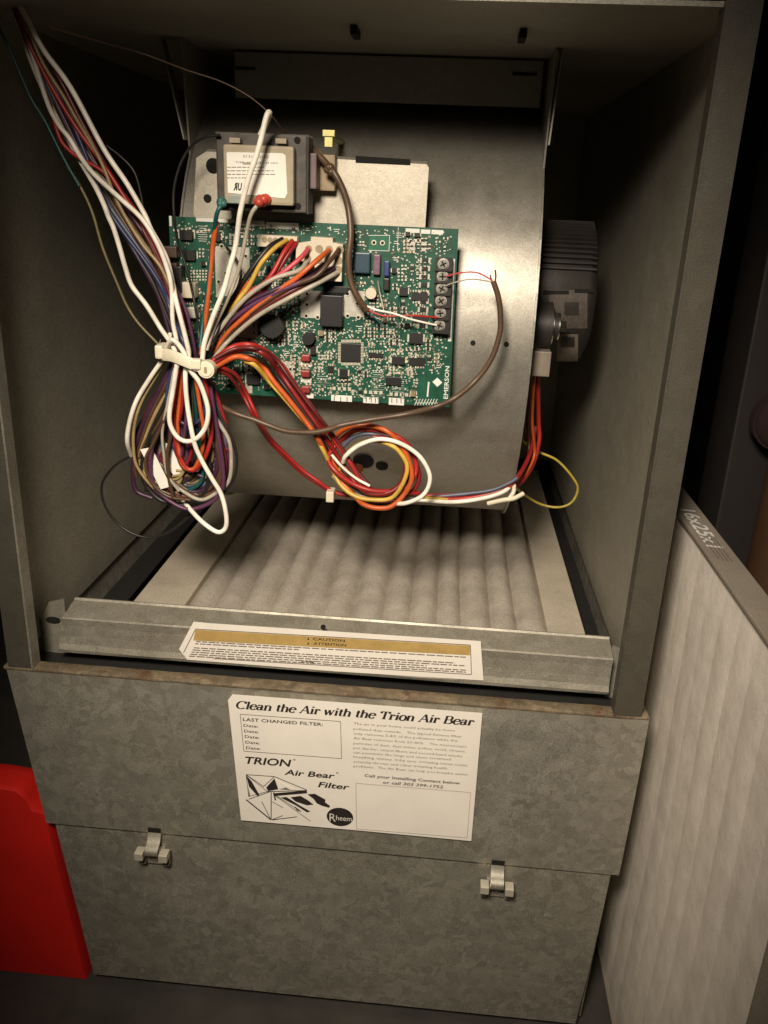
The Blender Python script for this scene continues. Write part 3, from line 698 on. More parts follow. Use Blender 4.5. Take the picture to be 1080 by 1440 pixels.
def dens(x, y):
    if 355 < x < 440 and 400 < y < 545: return 1.0
    if 440 <= x < 635 and y > 440 and y > 465-(x-440)*.0: return .85
    if x > 548 and 330 < y < 470: return .45
    if 490 < x < 560 and y > 380: return .5
    return .34
def resistor(x, y, hz, mi):
    if hz: pad(x, y, 3.4, 3.0, .0012, mi); pad(x-2.7, y, 1.8, 3.2, .0012, 0); pad(x+2.7, y, 1.8, 3.2, .0012, 0)
    else: pad(x, y, 3.0, 3.4, .0012, mi); pad(x, y-2.7, 3.2, 1.8, .0012, 0); pad(x, y+2.7, 3.2, 1.8, .0012, 0)
def soic(x, y, w_, h_, n_):
    pad(x, y, w_, h_, .0022, 1)
    for k in range(n_):
        xx = x-w_/2+w_*(k+.5)/n_; pad(xx, y-h_/2-2, w_/n_*.5, 3, .0008, 0); pad(xx, y+h_/2+2, w_/n_*.5, 3, .0008, 0)
taken = []
def cluster(x, y, w_, h_, kind):
    if any(abs(x-a)*2 < w_+c-2 and abs(y-b_)*2 < h_+d-2 for a, b_, c, d in taken): return False
    if not all(free(x+sx*w_/2, y+sy*h_/2) for sx in (-1, 0, 1) for sy in (-1, 0, 1)): return False
    taken.append((x, y, w_, h_))
    if kind == 0:
        mi = q.choice((1, 1, 3)); nx_, ny_ = int(w_//8.5), int(h_//5.2)
        for i in range(nx_):
            for j in range(ny_):
                if q.random() < .88: resistor(x-w_/2+4.2+i*8.5, y-h_/2+2.6+j*5.2, True, mi)
    elif kind == 1:
        mi = q.choice((1, 3, 4)); nx_, ny_ = int(w_//5.2), int(h_//8.5)
        for i in range(nx_):
            for j in range(ny_):
                if q.random() < .88: resistor(x-w_/2+2.6+i*5.2, y-h_/2+4.2+j*8.5, False, mi)
    elif kind == 2:
        pt_ = q.choice((4.2, 5.0)); nx_, ny_ = int(w_//pt_), int(h_//pt_)
        for i in range(nx_):
            for j in range(ny_):
                if q.random() < .9: pad(x-w_/2+pt_*(i+.5), y-h_/2+pt_*(j+.5), 2.5, 2.5, .0010, 0)
    elif kind == 3: soic(x, y, w_-4, max(4, h_-9), max(3, int(w_//4)))
    elif kind == 4: pad(x, y, w_*.7, h_*.7, .004, q.choice((1, 1, 3))); pad(x-w_*.42, y, 2, h_*.5, .001, 0); pad(x+w_*.42, y, 2, h_*.5, .001, 0)
    else:
        for j in range(int(h_//3)): pad(x, y-h_/2+3*j+1.5, w_*q.uniform(.5, .95), 1.2, .0006, 2)
    return True
for tries, sizes in ((900, ((26, 21), (18, 26), (25, 16))), (1500, ((17, 16), (16, 17), (11, 18))), (5200, ((9, 11), (8.6, 8.6), (10.5, 8.6)))):
    for _ in range(tries):
        x, y = q.uniform(243, 636), q.uniform(310, 566)
        if q.random() > dens(x, y)+.15: continue
        w_, h_ = q.choice(sizes); cluster(x, y, w_, h_, q.choice((0, 0, 1, 1, 2, 2, 3, 4, 5)))
cnt = 0
while cnt < 2300:
    x, y = q.uniform(243, 636), q.uniform(308, 568)
    if not free(x, y) or q.random() > dens(x, y): continue
    cnt += 1; pad(x, y, q.uniform(1.2, 2.4), q.uniform(1.2, 2.4), .0008, q.choice((0, 0, 2, 3, 4)))
# ordered resistor columns beside the terminal strip and dot rows along the lower edge
for k in range(9):
    y = 366+k*11.5
    if y < 470: pad(598-k*.5, y, 7.5, 5, .0014, 1); pad(592-k*.5, y, 2.4, 7.5, .0014, 4); pad(604-k*.5, y, 2.4, 7.5, .0014, 4)
for x0, n_, y0 in ((470, 4, 546), (514, 4, 551), (550, 4, 554), (577, 3, 338)):
    for k in range(n_): pad(x0+k*7.3, y0+k*.3, 4.2, 4.6, .0012, 0)
for gx_ in range(9):
    for gy_ in range(8):
        x, y = 548+gx_*6.1, 492+gy_*5.3
        if q.random() < .75 and not (540 < x < 567 and 525 < y < 545) and x < 590: pad(x, y, 2.7, 2.7, .0011, 0)
for k in range(10):
    for x, y in ((246+k*5.4, 322), (297+k*5.5, 330)): pad(x, y+q.uniform(-1, 5), 3.4, 3.4, .0013, 0)
for x, y in ((581, 342), (596, 343), (581, 350), (596, 351)): pad(x, y, 6, 4.5, .0013, 4)
tiny.build('solder_and_chips', [m_solder, m_chip, m_silk, plain('part_tan', (.24, .19, .11), .5), m_tin], pc, kind='stuff')
# round solder eyelets around the pale areas
for k, (x, y) in enumerate([(432, 413), (432, 428), (431, 444), (447, 446), (489, 413), (503, 427), (489, 444), (504, 446), (433, 404), (318, 384), (308, 396), (318, 402), (346, 360), (352, 384), (312, 430), (300, 332), (310, 332), (300, 346), (312, 346), (526, 341), (538, 341.5)]):
    p = at(x, y, BYF); kk = mpp(BYF)
    MB().cyl((p.x, BYF-.0003, p.z), (p.x, BYF-.0012, p.z), 3.2*kk, 12).cyl((p.x, BYF-.0012, p.z), (p.x, BYF-.0014, p.z), 1.9*kk, 10, 1).build('eyelet', [m_solder, m_hole], pc)
prt = MB(); YB = BYF-.0006
def vtext(mb, s, p0, p1, cap, Y, mi):
    # lettering that reads upwards
    cu = bpy.data.curves.new('t', 'FONT'); cu.body = s; cu.size = 1; cu.offset = .015; cu.resolution_u = 2
    ob = bpy.data.objects.new('t', cu); me = bpy.data.meshes.new_from_object(ob); vs = [v.co.copy() for v in me.vertices]; fs = [list(f.vertices) for f in me.polygons]
    bpy.data.objects.remove(ob); bpy.data.curves.remove(cu); bpy.data.meshes.remove(me)
    x0 = min(v.x for v in vs); x1 = max(v.x for v in vs); A, B = at(*p0, Y), at(*p1, Y); e = B-A; up = Vector((-e.z, 0, e.x)).normalized(); k = cap*mpp(Y)/.7
    mb.add([A+e*((v.x-x0)/(x1-x0))+up*(v.y*k) for v in vs], fs, mi)
vtext(prt, 'EMERSON', (629.5, 561), (632, 515), 5.5, YB, 0)
poly_into(prt, [(615, 531), (622, 538), (615, 544), (608, 537)], YB, 0)
line_into(prt, (601, 558), (603, 537), 2.2, YB, 0)
for k in range(8): line_into(prt, (583+k*4, 570-k*.1), (587+k*4, 561), .9, YB, 0); line_into(prt, (584+k*4, 566), (588+k*4, 567), .8, YB, 0)
for k, x in enumerate((470, 479, 488, 515, 522, 528, 551, 558, 564)): line_into(prt, (x, 557.5+k*.4), (x, 564+k*.4), 1.0, YB-.0003, 1)
for x0, y0, x1, y1 in ((560, 320, 559, 352), (573, 333, 572, 350), (548, 331, 547, 353), (518, 331, 548, 331), (518, 352, 547, 353), (424, 325, 424, 330)): line_into(prt, (x0, y0), (x1, y1), .8, YB, 0)
prt.build('silkscreen', [m_silk, m_ink], pc)

# ================================================================== WIRE HARNESS
hn = thing('wire_harness', 'tied bundle of many coloured wires hanging beside the circuit board', 'wiring', (-.113, .05, .257))
def hw(pts, col, dia=7.5, Y=.05, wob=.9): return wire(hn, pts, col, dia, Y, wob=wob)
# --- from the upper left corner down to the tie
hw([(18, -8, .055), (38, 28), (62, 72), (100, 123), (147, 210), (180, 260), (203, 300), (213, 323), (233, 360), (243, 400), (247, 425, .046), (261, 478, .042), (266, 500, .044), (261, 524, .040), (264, 569, .037), (272, 619, .036), (282, 645), (298, 672), (311, 696), (318.5, 725), (317, 743), (306, 748), (290, 738), (274, 723, .045), (258, 705, .062), (250, 690, .072)], 'white', 7.6)
hw([(16, -6, .066), (38, 50, .068), (66, 140), (82, 175, .062), (97, 195), (114, 222, .06), (132, 245, .055), (167, 277, .05), (200, 308, .047), (222, 342, .046), (236, 380, .048), (241, 410), (243, 450, .05), (250, 492, .052), (240, 540, .055)], 'white', 7.4)
hw([(14, -6, .072), (46, 90, .074), (80, 165, .074), (110, 220), (134, 262, .064), (146, 288, .057), (153, 305), (160, 320), (167, 347), (177, 377), (186, 402), (206, 430), (227, 462), (243, 486, .045), (248, 507, .036), (247, 523), (242, 555), (237.5, 582), (240, 600), (251, 616), (265, 620.5), (279, 616), (290, 600), (293, 579), (289, 558), (280.5, 537), (269, 520, .036), (260, 500, .037), (253, 487), (244, 479), (237, 481, .04), (233, 492, .045)], 'white', 7.6)
hw([(240, 470, .062), (238, 484, .056), (232, 500, .048), (211, 532, .048), (192, 564), (182, 595), (179, 620), (184, 640, .06)], 'white', 7.2)
hw([(240, 495, .052), (219, 530), (199, 564), (190, 595), (187, 625), (192, 655), (216, 686), (250, 706, .06)], 'tan', 5.4)
hw([(14, -10, .06), (34, 26), (60, 87), (87, 133), (107, 167), (140, 225, .055), (167, 287), (200, 343), (227, 377), (250, 435), (258, 480), (262, 510)], 'tan', 6)
hw([(15, -6, .062), (40, 60), (75, 125), (110, 182), (147, 235), (177, 279), (205, 322), (226, 357), (243, 402), (258, 450), (264, 500)], 'red', 7, .058)
hw([(16, -8, .07), (42, 70), (70, 150), (80, 182, .066), (90, 203), (110, 222), (143, 240), (170, 268), (200, 310), (225, 350)], 'red', 7, .05)
hw([(14, -8, .066), (36, 30), (80, 103), (115, 172), (150, 237), (185, 293), (217, 347), (238, 397), (256, 450), (268, 500)], 'maroon', 8, .062)
hw([(12, -8, .068), (36, 45), (60, 90), (85, 140), (107, 185), (130, 243), (150, 290), (172, 324), (202, 364), (226, 400), (240, 437), (254, 473, .046), (266, 506, .048)], 'blue', 7.5, .058)
hw([(14, -6, .07), (44, 70), (80, 150), (118, 220), (140, 265), (162, 300), (192, 345), (216, 381), (235, 415), (250, 455), (260, 500)], 'slate', 7, .06)
hw([(14, -6, .07), (50, 80), (90, 170), (130, 250), (158, 298), (188, 352), (212, 392), (228, 425), (242, 465), (250, 500)], 'black', 8, .066)
hw([(14, -6, .07), (50, 85), (90, 165), (120, 230), (150, 285), (183, 343), (206, 383), (224, 420), (240, 470), (248, 500)], 'dkpurple', 8, .068)
hw([(60, 110, .072), (120, 215), (165, 275), (190, 310, .066), (214, 345), (232, 380), (250, 410), (264, 443), (274, 494), (272, 520)], 'purple', 7, .054)
hw([(-12, 20, .06), (4, 50), (15, 72), (30, 108), (45, 140), (62, 170), (80, 205), (94, 230), (112, 262)], 'teal', 4.5, .062)
hw([(94, 232, .062), (115, 265), (130, 300), (145, 350), (166, 400), (179, 429), (195, 455), (219, 479), (238, 500)], 'olive', 4.6, .06)
hw([(150, 205, .08), (172, 222), (190, 243), (199, 275), (204, 310), (220, 350)], 'black', 4, .08)
hw([(70, 120, .074), (130, 225), (175, 285), (200, 320, .066), (222, 365), (238, 410), (252, 460), (262, 500)], 'maroon', 8, .06)
hw([(50, 100, .074), (100, 190), (150, 262, .07), (176, 305), (200, 340), (225, 375), (246, 420), (258, 470), (266, 505)], 'olive', 6, .055)
q = random.Random(5)
for k, c_ in enumerate(('black', 'brown', 'slate', 'maroon', 'olive', 'dkred', 'dkpurple', 'brown')):
    o_ = q.uniform(-9, 9); hw([(14, -8, .074), (44+o_*.3, 62), (84+o_*.6, 140), (126+o_, 228), (160+o_, 288), (196+o_, 345), (226+o_, 400), (246+o_*.6, 450), (260+o_*.3, 503)], c_, q.uniform(4.6, 6.2), q.uniform(.064, .078))
# --- fan from the tie up to the plugs on the board
hw([(314, 286, .054), (306, 300, .052), (301, 330, .060), (296, 370), (291, 410), (286, 450), (282, 490, .055)], 'teal', 7.5)
hw([(305, 312, .058), (300, 345, .060), (297, 372), (291, 430), (287, 468), (283, 500, .052)], 'orange', 8.5)
hw([(367, 190, .050), (374, 172, .046), (379, 159, .044), (374, 165, .041), (363, 213, .040), (350, 250), (337, 298, .042), (331, 345, .048), (324, 376), (314, 408), (300, 445), (288, 480, .048), (284, 505)], 'white', 8.6)
hw([(362, 288, .052), (354, 302), (347, 325, .056), (339, 362), (331, 392), (318, 425), (302, 460), (291, 492, .05)], 'grey', 7)
hw([(305, 418, .06), (315, 402), (319, 388)], 'grey', 6)
hw([(398, 337, .087), (378, 348, .075), (357, 375, .07), (338, 403), (322, 430), (302, 470, .058), (290, 505)], 'black', 8.5)
hw([(404, 338, .087), (385, 349, .073), (367, 372, .068), (350, 402), (337, 420), (315, 448), (296, 485, .056)], 'yellow', 8)
hw([(412, 339, .087), (400, 354, .078), (382, 385, .072), (368, 402), (345, 420), (318, 440), (298, 478, .058)], 'red', 8)
hw([(418, 340, .087), (404, 360, .08), (386, 390, .076), (366, 412), (335, 432), (308, 460), (294, 496)], 'dkred', 7)
hw([(434, 350, .085), (424, 360, .075), (402, 379, .07), (378, 396), (345, 415), (315, 446), (298, 480)], 'pink', 8)
hw([(350, 395, .072), (336, 418), (318, 440), (303, 466), (293, 494)], 'orange', 8, .065)
hw([(463, 351, .085), (450, 362, .072), (432, 379, .066), (415, 392), (390, 410), (356, 436), (322, 466), (300, 496)], 'orange', 8.5)
hw([(478, 351, .085), (462, 369, .072), (443, 388, .066), (408, 404), (368, 428), (330, 460), (302, 500)], 'brown', 7.5)
hw([(433, 366, .085), (420, 380, .070), (382, 394, .062), (344, 421), (309, 461), (286, 496, .05)], 'grey', 8)
hw([(470, 376, .085), (447, 387, .072), (421, 397, .066), (362, 424), (318, 458), (294, 494)], 'purple', 8)
hw([(455, 372, .085), (436, 385, .074), (395, 405, .066), (352, 424), (320, 446), (296, 486)], 'dkpurple', 8)
hw([(400, 412, .07), (375, 424), (345, 445), (318, 470), (300, 498)], 'yellow', 6, .068)
hw([(463, 380, .085), (440, 395, .074), (405, 412, .068), (360, 440), (325, 468), (300, 505)], 'maroon', 8)
hw([(476, 382, .085), (448, 398, .072), (409, 417, .066), (361, 446), (320, 480), (298, 508, .052)], 'grey', 8)
hw([(352, 412, .07), (325, 436), (303, 458), (289, 485)], 'blue', 7, .06)
hw([(318, 348, .09), (330, 363, .08), (338, 385, .075), (333, 408), (316, 436), (298, 470)], 'black', 5)
hw([(310, 190, .064), (288, 194, .066), (268, 207, .07), (252, 235), (245, 270), (245, 310), (252, 345, .075), (264, 385), (274, 425), (280, 470, .06), (278, 505)], 'black', 4.6)
# --- hanging loops under the tie
def loop(pts, col, dia=7, Y=.055): hw(pts, col, dia, Y)
loop([(262, 512, .052), (250, 545), (234, 585), (222, 610), (213, 635), (211, 664), (221, 690), (248, 711), (272, 715), (301, 703), (314, 680), (311, 637), (303, 585), (295, 540), (288, 515)], 'purple', 6.8, .048)
loop([(290, 520, .058), (301, 580), (321, 616), (326, 648), (321, 676), (306, 693), (282, 702), (258, 692), (240, 676), (236, 650), (244, 600), (262, 520)], 'grey', 6.6, .056)
loop([(290, 520, .06), (303, 574), (323, 608), (333, 643), (329, 675), (311, 695), (285, 706), (262, 700)], 'black', 5, .06)
loop([(242, 519, .052), (235, 548), (236, 574), (248, 588), (264, 597), (282, 590), (289, 572), (286, 540), (276, 515)], 'blue', 6.4, .045)
loop([(272, 515, .05), (277, 545), (283, 578), (287, 605), (284, 635), (272, 660), (255, 650), (250, 600), (256, 520)], 'orange', 7, .054)
loop([(284, 515, .05), (292, 560), (297, 600), (295, 625), (285, 648), (268, 662), (252, 640), (245, 590), (252, 520)], 'red', 7.4, .056)
loop([(246, 506, .06), (226, 545), (204, 590), (192, 625), (187, 660), (192, 690), (215, 700)], 'dkpurple', 8, .062)
loop([(248, 508, .06), (230, 548), (212, 585), (199, 620), (189, 655), (192, 670)], 'brown', 7.4, .064)
loop([(250, 512, .06), (238, 545), (219, 580), (206, 608), (196, 640), (205, 668), (230, 694), (250, 690), (246, 640), (250, 590), (262, 520)], 'tan', 6.2, .064)
loop([(253, 512, .06), (244, 550), (226, 590), (206, 622), (195, 650), (207, 676), (236, 694), (262, 698), (292, 690), (310, 660), (304, 610), (292, 520)], 'brown', 6.6, .066)
loop([(278, 515, .06), (288, 560), (300, 610), (311, 650), (306, 685), (286, 697), (262, 688), (240, 670)], 'brown', 7, .062)
loop([(282, 515, .06), (294, 560), (308, 606), (318, 645), (313, 676), (296, 694), (270, 700), (240, 690), (222, 668)], 'maroon', 6.4, .066)
loop([(284, 515, .06), (291, 570), (305, 625), (303, 665), (284, 690), (254, 690)], 'dkpurple', 7, .07)
loop([(262, 515, .06), (262, 560), (258, 605), (246, 640), (240, 672), (243, 700)], 'brown', 7, .05)
loop([(258, 515, .06), (252, 560), (247, 600), (240, 630), (226, 640), (232, 655)], 'maroon', 7, .052)
loop([(264, 515, .06), (268, 560), (268, 600), (262, 635), (268, 660), (285, 670)], 'dkpurple', 8, .058)
loop([(270, 515, .06), (274, 560), (278, 610), (286, 650), (282, 680), (262, 690)], 'teal', 7, .062)
loop([(268, 515, .055), (258, 560), (252, 595), (262, 630), (262, 650), (250, 640), (240, 600), (250, 520)], 'purple', 7, .055)
loop([(256, 515, .06), (244, 560), (226, 610), (214, 640), (205, 690)], 'black', 8, .07)
loop([(272, 515, .06), (282, 580), (294, 640), (290, 690), (262, 708)], 'black', 9, .072)
loop([(264, 515, .06), (256, 580), (236, 650), (246, 706)], 'black', 9, .074)
loop([(252, 515, .06), (230, 570), (208, 620), (200, 668), (222, 702), (260, 712)], 'black', 8, .074)
loop([(276, 515, .06), (270, 560), (276, 620), (292, 650), (300, 640), (292, 600), (282, 520)], 'olive', 5, .066)
loop([(262, 515, .06), (240, 580), (222, 620), (204, 650), (216, 676), (250, 680), (256, 660)], 'tan', 6, .07)
for k in range(3): loop([(238+k*5, 676-k*7, .058), (252+k*4, 672-k*6), (262+k*2, 655-k*6), (259+k, 640)], 'tan', 4.6, .057)
loop([(200, 632, .066), (187, 640), (160, 656), (144, 682), (148, 712), (172, 742), (206, 756), (238, 748), (266, 726), (276, 715)], 'black', 4.2, .075)
q = random.Random(33)
for k in range(16):
    L_, R2, B_ = q.uniform(186, 250), q.uniform(268, 326), q.uniform(655, 710); x0, x1 = q.uniform(240, 266), q.uniform(264, 290)
    loop([(x0, 508, .064), ((x0+L_)/2-4, 560), (L_, 615), (L_+6, B_-28), ((L_+R2)/2, B_), (R2-6, B_-26), (R2, 622), ((x1+R2)/2+4, 565), (x1, 512)], q.choice(['brown', 'dkpurple', 'black', 'maroon', 'olive', 'brown', 'black', 'slate', 'purple', 'dkred']), q.uniform(5.5, 7.5), q.uniform(.064, .082))
for pts_, c_, d_ in (([(250, 512, .05), (246, 560), (243, 600), (236, 640), (238, 672), (243, 700)], 'brown', 6.5), ([(246, 512, .05), (238, 560), (228, 605), (230, 640), (236, 668), (252, 690)], 'grey', 5), ([(256, 512, .05), (240, 570), (218, 620), (204, 648), (212, 676), (236, 697), (268, 704)], 'brown', 5.5), ([(258, 512, .05), (256, 570), (248, 620), (256, 655), (268, 640), (270, 600)], 'dkred', 6), ([(262, 512, .05), (262, 580), (258, 625), (252, 650)], 'purple', 6)):
    loop(pts_, c_, d_, .049)
# paper tag caught in the bundle (its printed codes are left blank)
ptag = MB()
P = [at(*q_) for q_ in ((197, 632, .056), (213, 629, .056), (240, 684, .056), (226, 688, .056))]
ptag.prism(P, (0, .0004, 0)); ptag.prism([at(*q_) for q_ in ((230, 622, .058), (241, 626, .058), (261, 660, .058), (246, 671, .058), (230, 648, .058))], (0, .0004, 0))
ptag.build('paper_tag', m_tag, hn)
# cable tie: strap, head and eye
tp_ = [at(*q_) for q_ in ((226, 486, .052), (225, 497, .040), (240, 500, .0325), (258, 507, .0300), (276, 514, .0315), (291, 517, .036))]
sp = spline(tp_, 6); wv = Vector((-.05, 0, 1)).normalized()*.0046
rows = [[p-wv, p-wv*.5+Vector((0, -.0006, 0)), p+wv*.5+Vector((0, -.0006, 0)), p+wv] for p in sp]
ct = MB().grid(rows); ct.grid([[p+Vector((0, .0012, 0)) for p in r] for r in rows][::-1])
for r0 in (0, 3): ct.grid([[r[r0] for r in rows], [r[r0]+Vector((0, .0012, 0)) for r in rows]], smooth=False)
tie = ct.build('cable_tie', m_tiep, hn)
hp = at(291, 519, .034); kx = mpp(.034)
MB().cyl((hp.x, .039, hp.z), (hp.x, .031, hp.z), 11.5*kx, 20).cyl((hp.x, .031, hp.z), (hp.x, .0302, hp.z), 9.0*kx, 20).build('tie_eye', m_tiep, tie)
MB().box((hp.x-2*kx, .0298, hp.z-4*kx), (hp.x+2*kx, .0301, hp.z+4*kx)).build('tie_slot', plain('tie_shadow', (.26, .22, .13), .6), tie)
h2 = at(277, 512, .031); MB().box((h2.x-8*kx, .0285, h2.z-7*kx), (h2.x+6*kx, .036, h2.z+7*kx), 0, .0015).build('tie_head', m_tiep, tie)
h3 = at(229, 492, .046); MB().box((h3.x-6*kx, .036, h3.z-10*kx), (h3.x+5*kx, .052, h3.z+9*kx), 0, .002).build('tie_tail', m_tiep, tie)

# ================================================================== MOTOR LEAD LOOP
ml = thing('motor_lead', 'coiled loop of red orange yellow and white motor wires under the board', 'wiring', (.04, .10, .164))
def mw(pts, col, dia=7.5, Y=.085): return wire(ml, pts, col, dia, Y)
ex = lambda dy, c=0: [(600, 700+dy, .105), (640, 702+dy, .11), (676, 698+dy, .112), (707, 688+dy, .113), (724, 676+dy, .118), (738, 655, .16), (748, 630, .19), (752, 600, .20)]
mw([(298, 508, .05), (326, 488, .06), (352, 485), (375, 494, .07), (397, 514, .08), (413, 538), (434, 568), (456, 598), (473, 622, .082), (492, 650, .08), (506, 672), (522, 688, .082), (548, 694), (572, 684), (585, 660, .086), (578, 632), (556, 612), (525, 604, .088), (495, 607), (473, 625, .09), (462, 645, .082), (472, 662, .076), (495, 680), (526, 690), (560, 691, .082), (590, 694, .095)]+ex(0), 'red', 8.5)
mw([(300, 512, .05), (328, 494, .062), (352, 491), (373, 500), (392, 520, .08), (410, 548), (430, 576), (450, 604), (468, 632, .086), (486, 658), (500, 680, .078), (520, 694), (548, 693), (566, 676, .08), (570, 650), (556, 622, .084), (524, 614)], 'dkred', 8.5)
mw([(302, 516, .05), (330, 502, .062), (350, 504), (368, 514, .075), (386, 538), (406, 562), (428, 590), (448, 618), (462, 646, .088), (478, 676, .084), (500, 699, .078), (512, 709), (532, 715), (551, 711), (570, 693, .08), (579, 671), (574, 644), (560, 621), (543, 606), (520, 599, .084), (495, 600), (474, 612, .09), (466, 632), (472, 656, .088), (490, 678)], 'orange', 8.5)
mw([(345, 507, .065), (360, 514), (378, 536, .078), (398, 558), (420, 584), (440, 608), (456, 636), (466, 658, .084), (480, 682, .08), (500, 698, .076), (523, 703), (549, 701), (566, 682, .076), (573, 657), (565, 638), (551, 626), (525, 620, .082), (500, 628), (484, 645, .088), (478, 660)], 'yellow', 7.5)
mw([(335, 498, .064), (362, 502), (384, 524, .08), (406, 552), (430, 586), (448, 612), (466, 644, .09), (486, 672), (510, 690, .086)], 'black', 7)
mw([(301, 505, .05), (330, 491, .058), (360, 490), (385, 503, .074), (405, 528), (425, 556), (448, 586), (470, 614, .08), (487, 640), (503, 664), (520, 684, .078)], 'maroon', 6.5)
mw([(466, 640, .076), (480, 656), (500, 672), (520, 684, .076)], 'white', 4.5)
mw([(482, 650, .08), (487, 640, .074), (507, 625), (534, 618), (562, 623), (589, 640), (603, 663), (604, 681), (593, 697), (572, 707), (555, 708, .08)], 'white', 7)
mw([(555, 705, .09), (585, 703, .1), (635, 706, .105), (676, 702, .108), (707, 692, .110), (721, 680, .116)], 'white', 6.5)
mw([(468, 668, .084), (482, 684), (505, 698), (530, 700)]+[(560, 698, .088)]+ex(2), 'grey', 6)
mw([(478, 632, .088), (495, 615), (520, 610), (549, 620), (567, 642), (573, 670), (566, 692), (545, 700), (515, 694), (488, 678), (474, 660)], 'slate', 7)
mw([(480, 618, .09), (505, 604), (535, 606), (562, 618), (582, 643), (590, 671), (580, 690), (556, 703), (525, 704)], 'dkred', 7.5)
mw([(545, 702, .09), (590, 700, .1)]+ex(1)[1:], 'greenyellow', 5)
mw([(605, 699, .11), (650, 695), (690, 690), (716, 680), (728, 672)], 'slate', 6, .113)
mw([(306, 514, .055), (318, 519, .06), (333, 529, .075), (346, 552, .09), (361, 583), (378, 614, .105), (401, 638, .11), (425, 661, .115), (448, 677), (467, 690, .118), (490, 697), (540, 697, .115), (600, 697), (660, 694), (700, 688), (722, 678, .12)], 'red', 6.5)
mw([(304, 520, .058), (322, 528, .066), (340, 552, .085), (357, 585), (376, 617, .108), (400, 642, .113), (424, 664, .118), (450, 682), (470, 692, .12), (520, 699)], 'dkred', 6.5)
kn = at(465, 697, .114); MB().box((kn.x-.0035, .108, kn.z-.0045), (kn.x+.0035, .122, kn.z+.0055), 0, .001).build('tie_knot', m_tiep, ml)
tt = spline([at(686, 708, .112), at(708, 703, .108), at(722, 701, .108), at(736, 694, .112)], 5)
MB().tube(tt, .0022, 6).build('tie_tail', m_tiep, ml); tt2 = spline([at(714, 704, .108), at(722, 692, .110), at(723, 682, .116)], 5); MB().tube(tt2, .002, 6).build('tie_tail', m_tiep, ml)
wire(ml, [(752, 522, .175), (749, 560), (748, 600), (751, 640, .185), (738, 668, .16), (722, 682, .13)], 'orange', 5)
wire(ml, [(756, 522, .18), (757, 590, .19), (758, 620), (750, 652, .185), (735, 676, .15), (722, 686, .13)], 'red', 7)
wire(ml, [(746, 522, .18), (742, 590, .19), (744, 630), (738, 664, .17), (724, 680, .13)], 'maroon', 7)

yw = thing('yellow_wire', 'thin yellow wire looping out beside the blower toward the right cabinet wall', 'wire', (.2, .2, .106))
wire(yw, [(728, 612, .21), (732, 618), (753, 633), (783, 648), (807, 673), (813, 690), (803, 707), (783, 713), (757, 707), (730, 690, .18), (722, 682, .14)], 'greenyellow', 4.2, .20)

# thermostat cables
t1 = thing('thermostat_cable', 'brown cable curving below the board and up to the terminal strip edge', 'cable', (.09, .085, .2))
wire(t1, [(285, 548, .066), (303, 566, .066), (330, 581, .07), (357, 590), (378, 598), (404, 606, .068), (439, 608, .066), (465, 603), (480, 598), (520, 590, .07), (570, 583), (610, 572, .078), (640, 560), (668, 535, .085), (690, 505), (702, 470), (704, 440), (700, 415), (694, 396)], 'jacket', 7.8, .085, 'jacket', n=10)
wire(t1, [(694, 398, .085), (688, 391, .084), (670, 384, .082), (650, 383), (628, 388, .087)], 'pink', 2.6, name='conductor')
wire(t1, [(694, 398, .085), (684, 395), (662, 393, .082), (640, 397), (626, 402, .087)], 'grey', 2.6, name='conductor')
wire(t1, [(695, 400, .085), (697, 390), (697, 380)], 'brown', 2.8, name='conductor'); wire(t1, [(694, 400, .085), (691, 392), (690, 386)], 'maroon', 2.6, name='conductor')
t2 = thing('thermostat_cable', 'dark brown cable dropping past the bracket to the lower terminal screws', 'cable', (.0, .085, .3))
wire(t2, [(436, 206, .10), (444, 214, .092), (458, 230, .088), (470, 244, .084), (483, 268), (491, 295), (493, 330, .080), (490, 362, .078), (493, 392), (502, 416), (516, 436, .082)], 'jacket', 9.6, .085, 'jacket', n=10)
lump(462, 238, .087, 9, wm('jacket'), 'clamp', t2)
wire(t2, [(514, 434, .082), (527, 440, .080), (545, 444), (580, 444), (616, 446, .087)], 'red', 3.4, name='conductor')
wire(t2, [(512, 428, .082), (530, 436, .079), (552, 441), (580, 449), (614, 457, .087)], 'white', 3.2, name='conductor')
wire(t2, [(514, 432, .082), (530, 450, .082), (548, 462), (560, 455), (562, 430, .09), (559, 412)], 'teal', 2.2, name='conductor')
wire(t2, [(514, 432, .082), (530, 448, .084), (540, 440), (535, 415, .09), (531, 395)], 'grey', 2.4, name='conductor')
dw = thing('ignition_wire', 'thin dark wire strung under the deck toward the transformer', 'wire', (-.1, .09, .47))
wire(dw, [(70, 38, .03), (130, 56, .05), (200, 76, .07), (262, 98), (310, 115), (350, 135), (380, 160), (402, 188, .085)], 'brown', 2.6, .08, 'wire')

# ================================================================== LEANING FILTER
lf = thing('spare_filter', 'white air filter standing on edge against the right side of the furnace', 'air filter', (.30, -.02, FLOOR))
FX = .290; fy0, fy1, fz1 = -.2205, .185, .1465
b = MB(); tk = .022; bd = .014
b.box((FX, fy0, fz1-.003), (FX+tk, fy1, fz1), 0, .0006); b.box((FX, fy0, FLOOR+.001), (FX+tk, fy1, FLOOR+.004)); b.box((FX, fy0, FLOOR+.004), (FX+tk, fy0+.003, fz1-.003)); b.box((FX, fy1-.003, FLOOR+.004), (FX+tk, fy1, fz1-.003))
m_brownboard = plain('filter_edge_board', (.235, .205, .165), .85, var=.10, scale=30, grain=.2)
b.build('frame', m_brownboard, lf)
m_white = plain('filter_white_media', (.78, .725, .65), .95, var=.12, scale=45, bmp=.35, spec=.1, grain=.3)
rr = random.Random(12); NP = 12; st_ = (fy1-fy0-.006)/NP
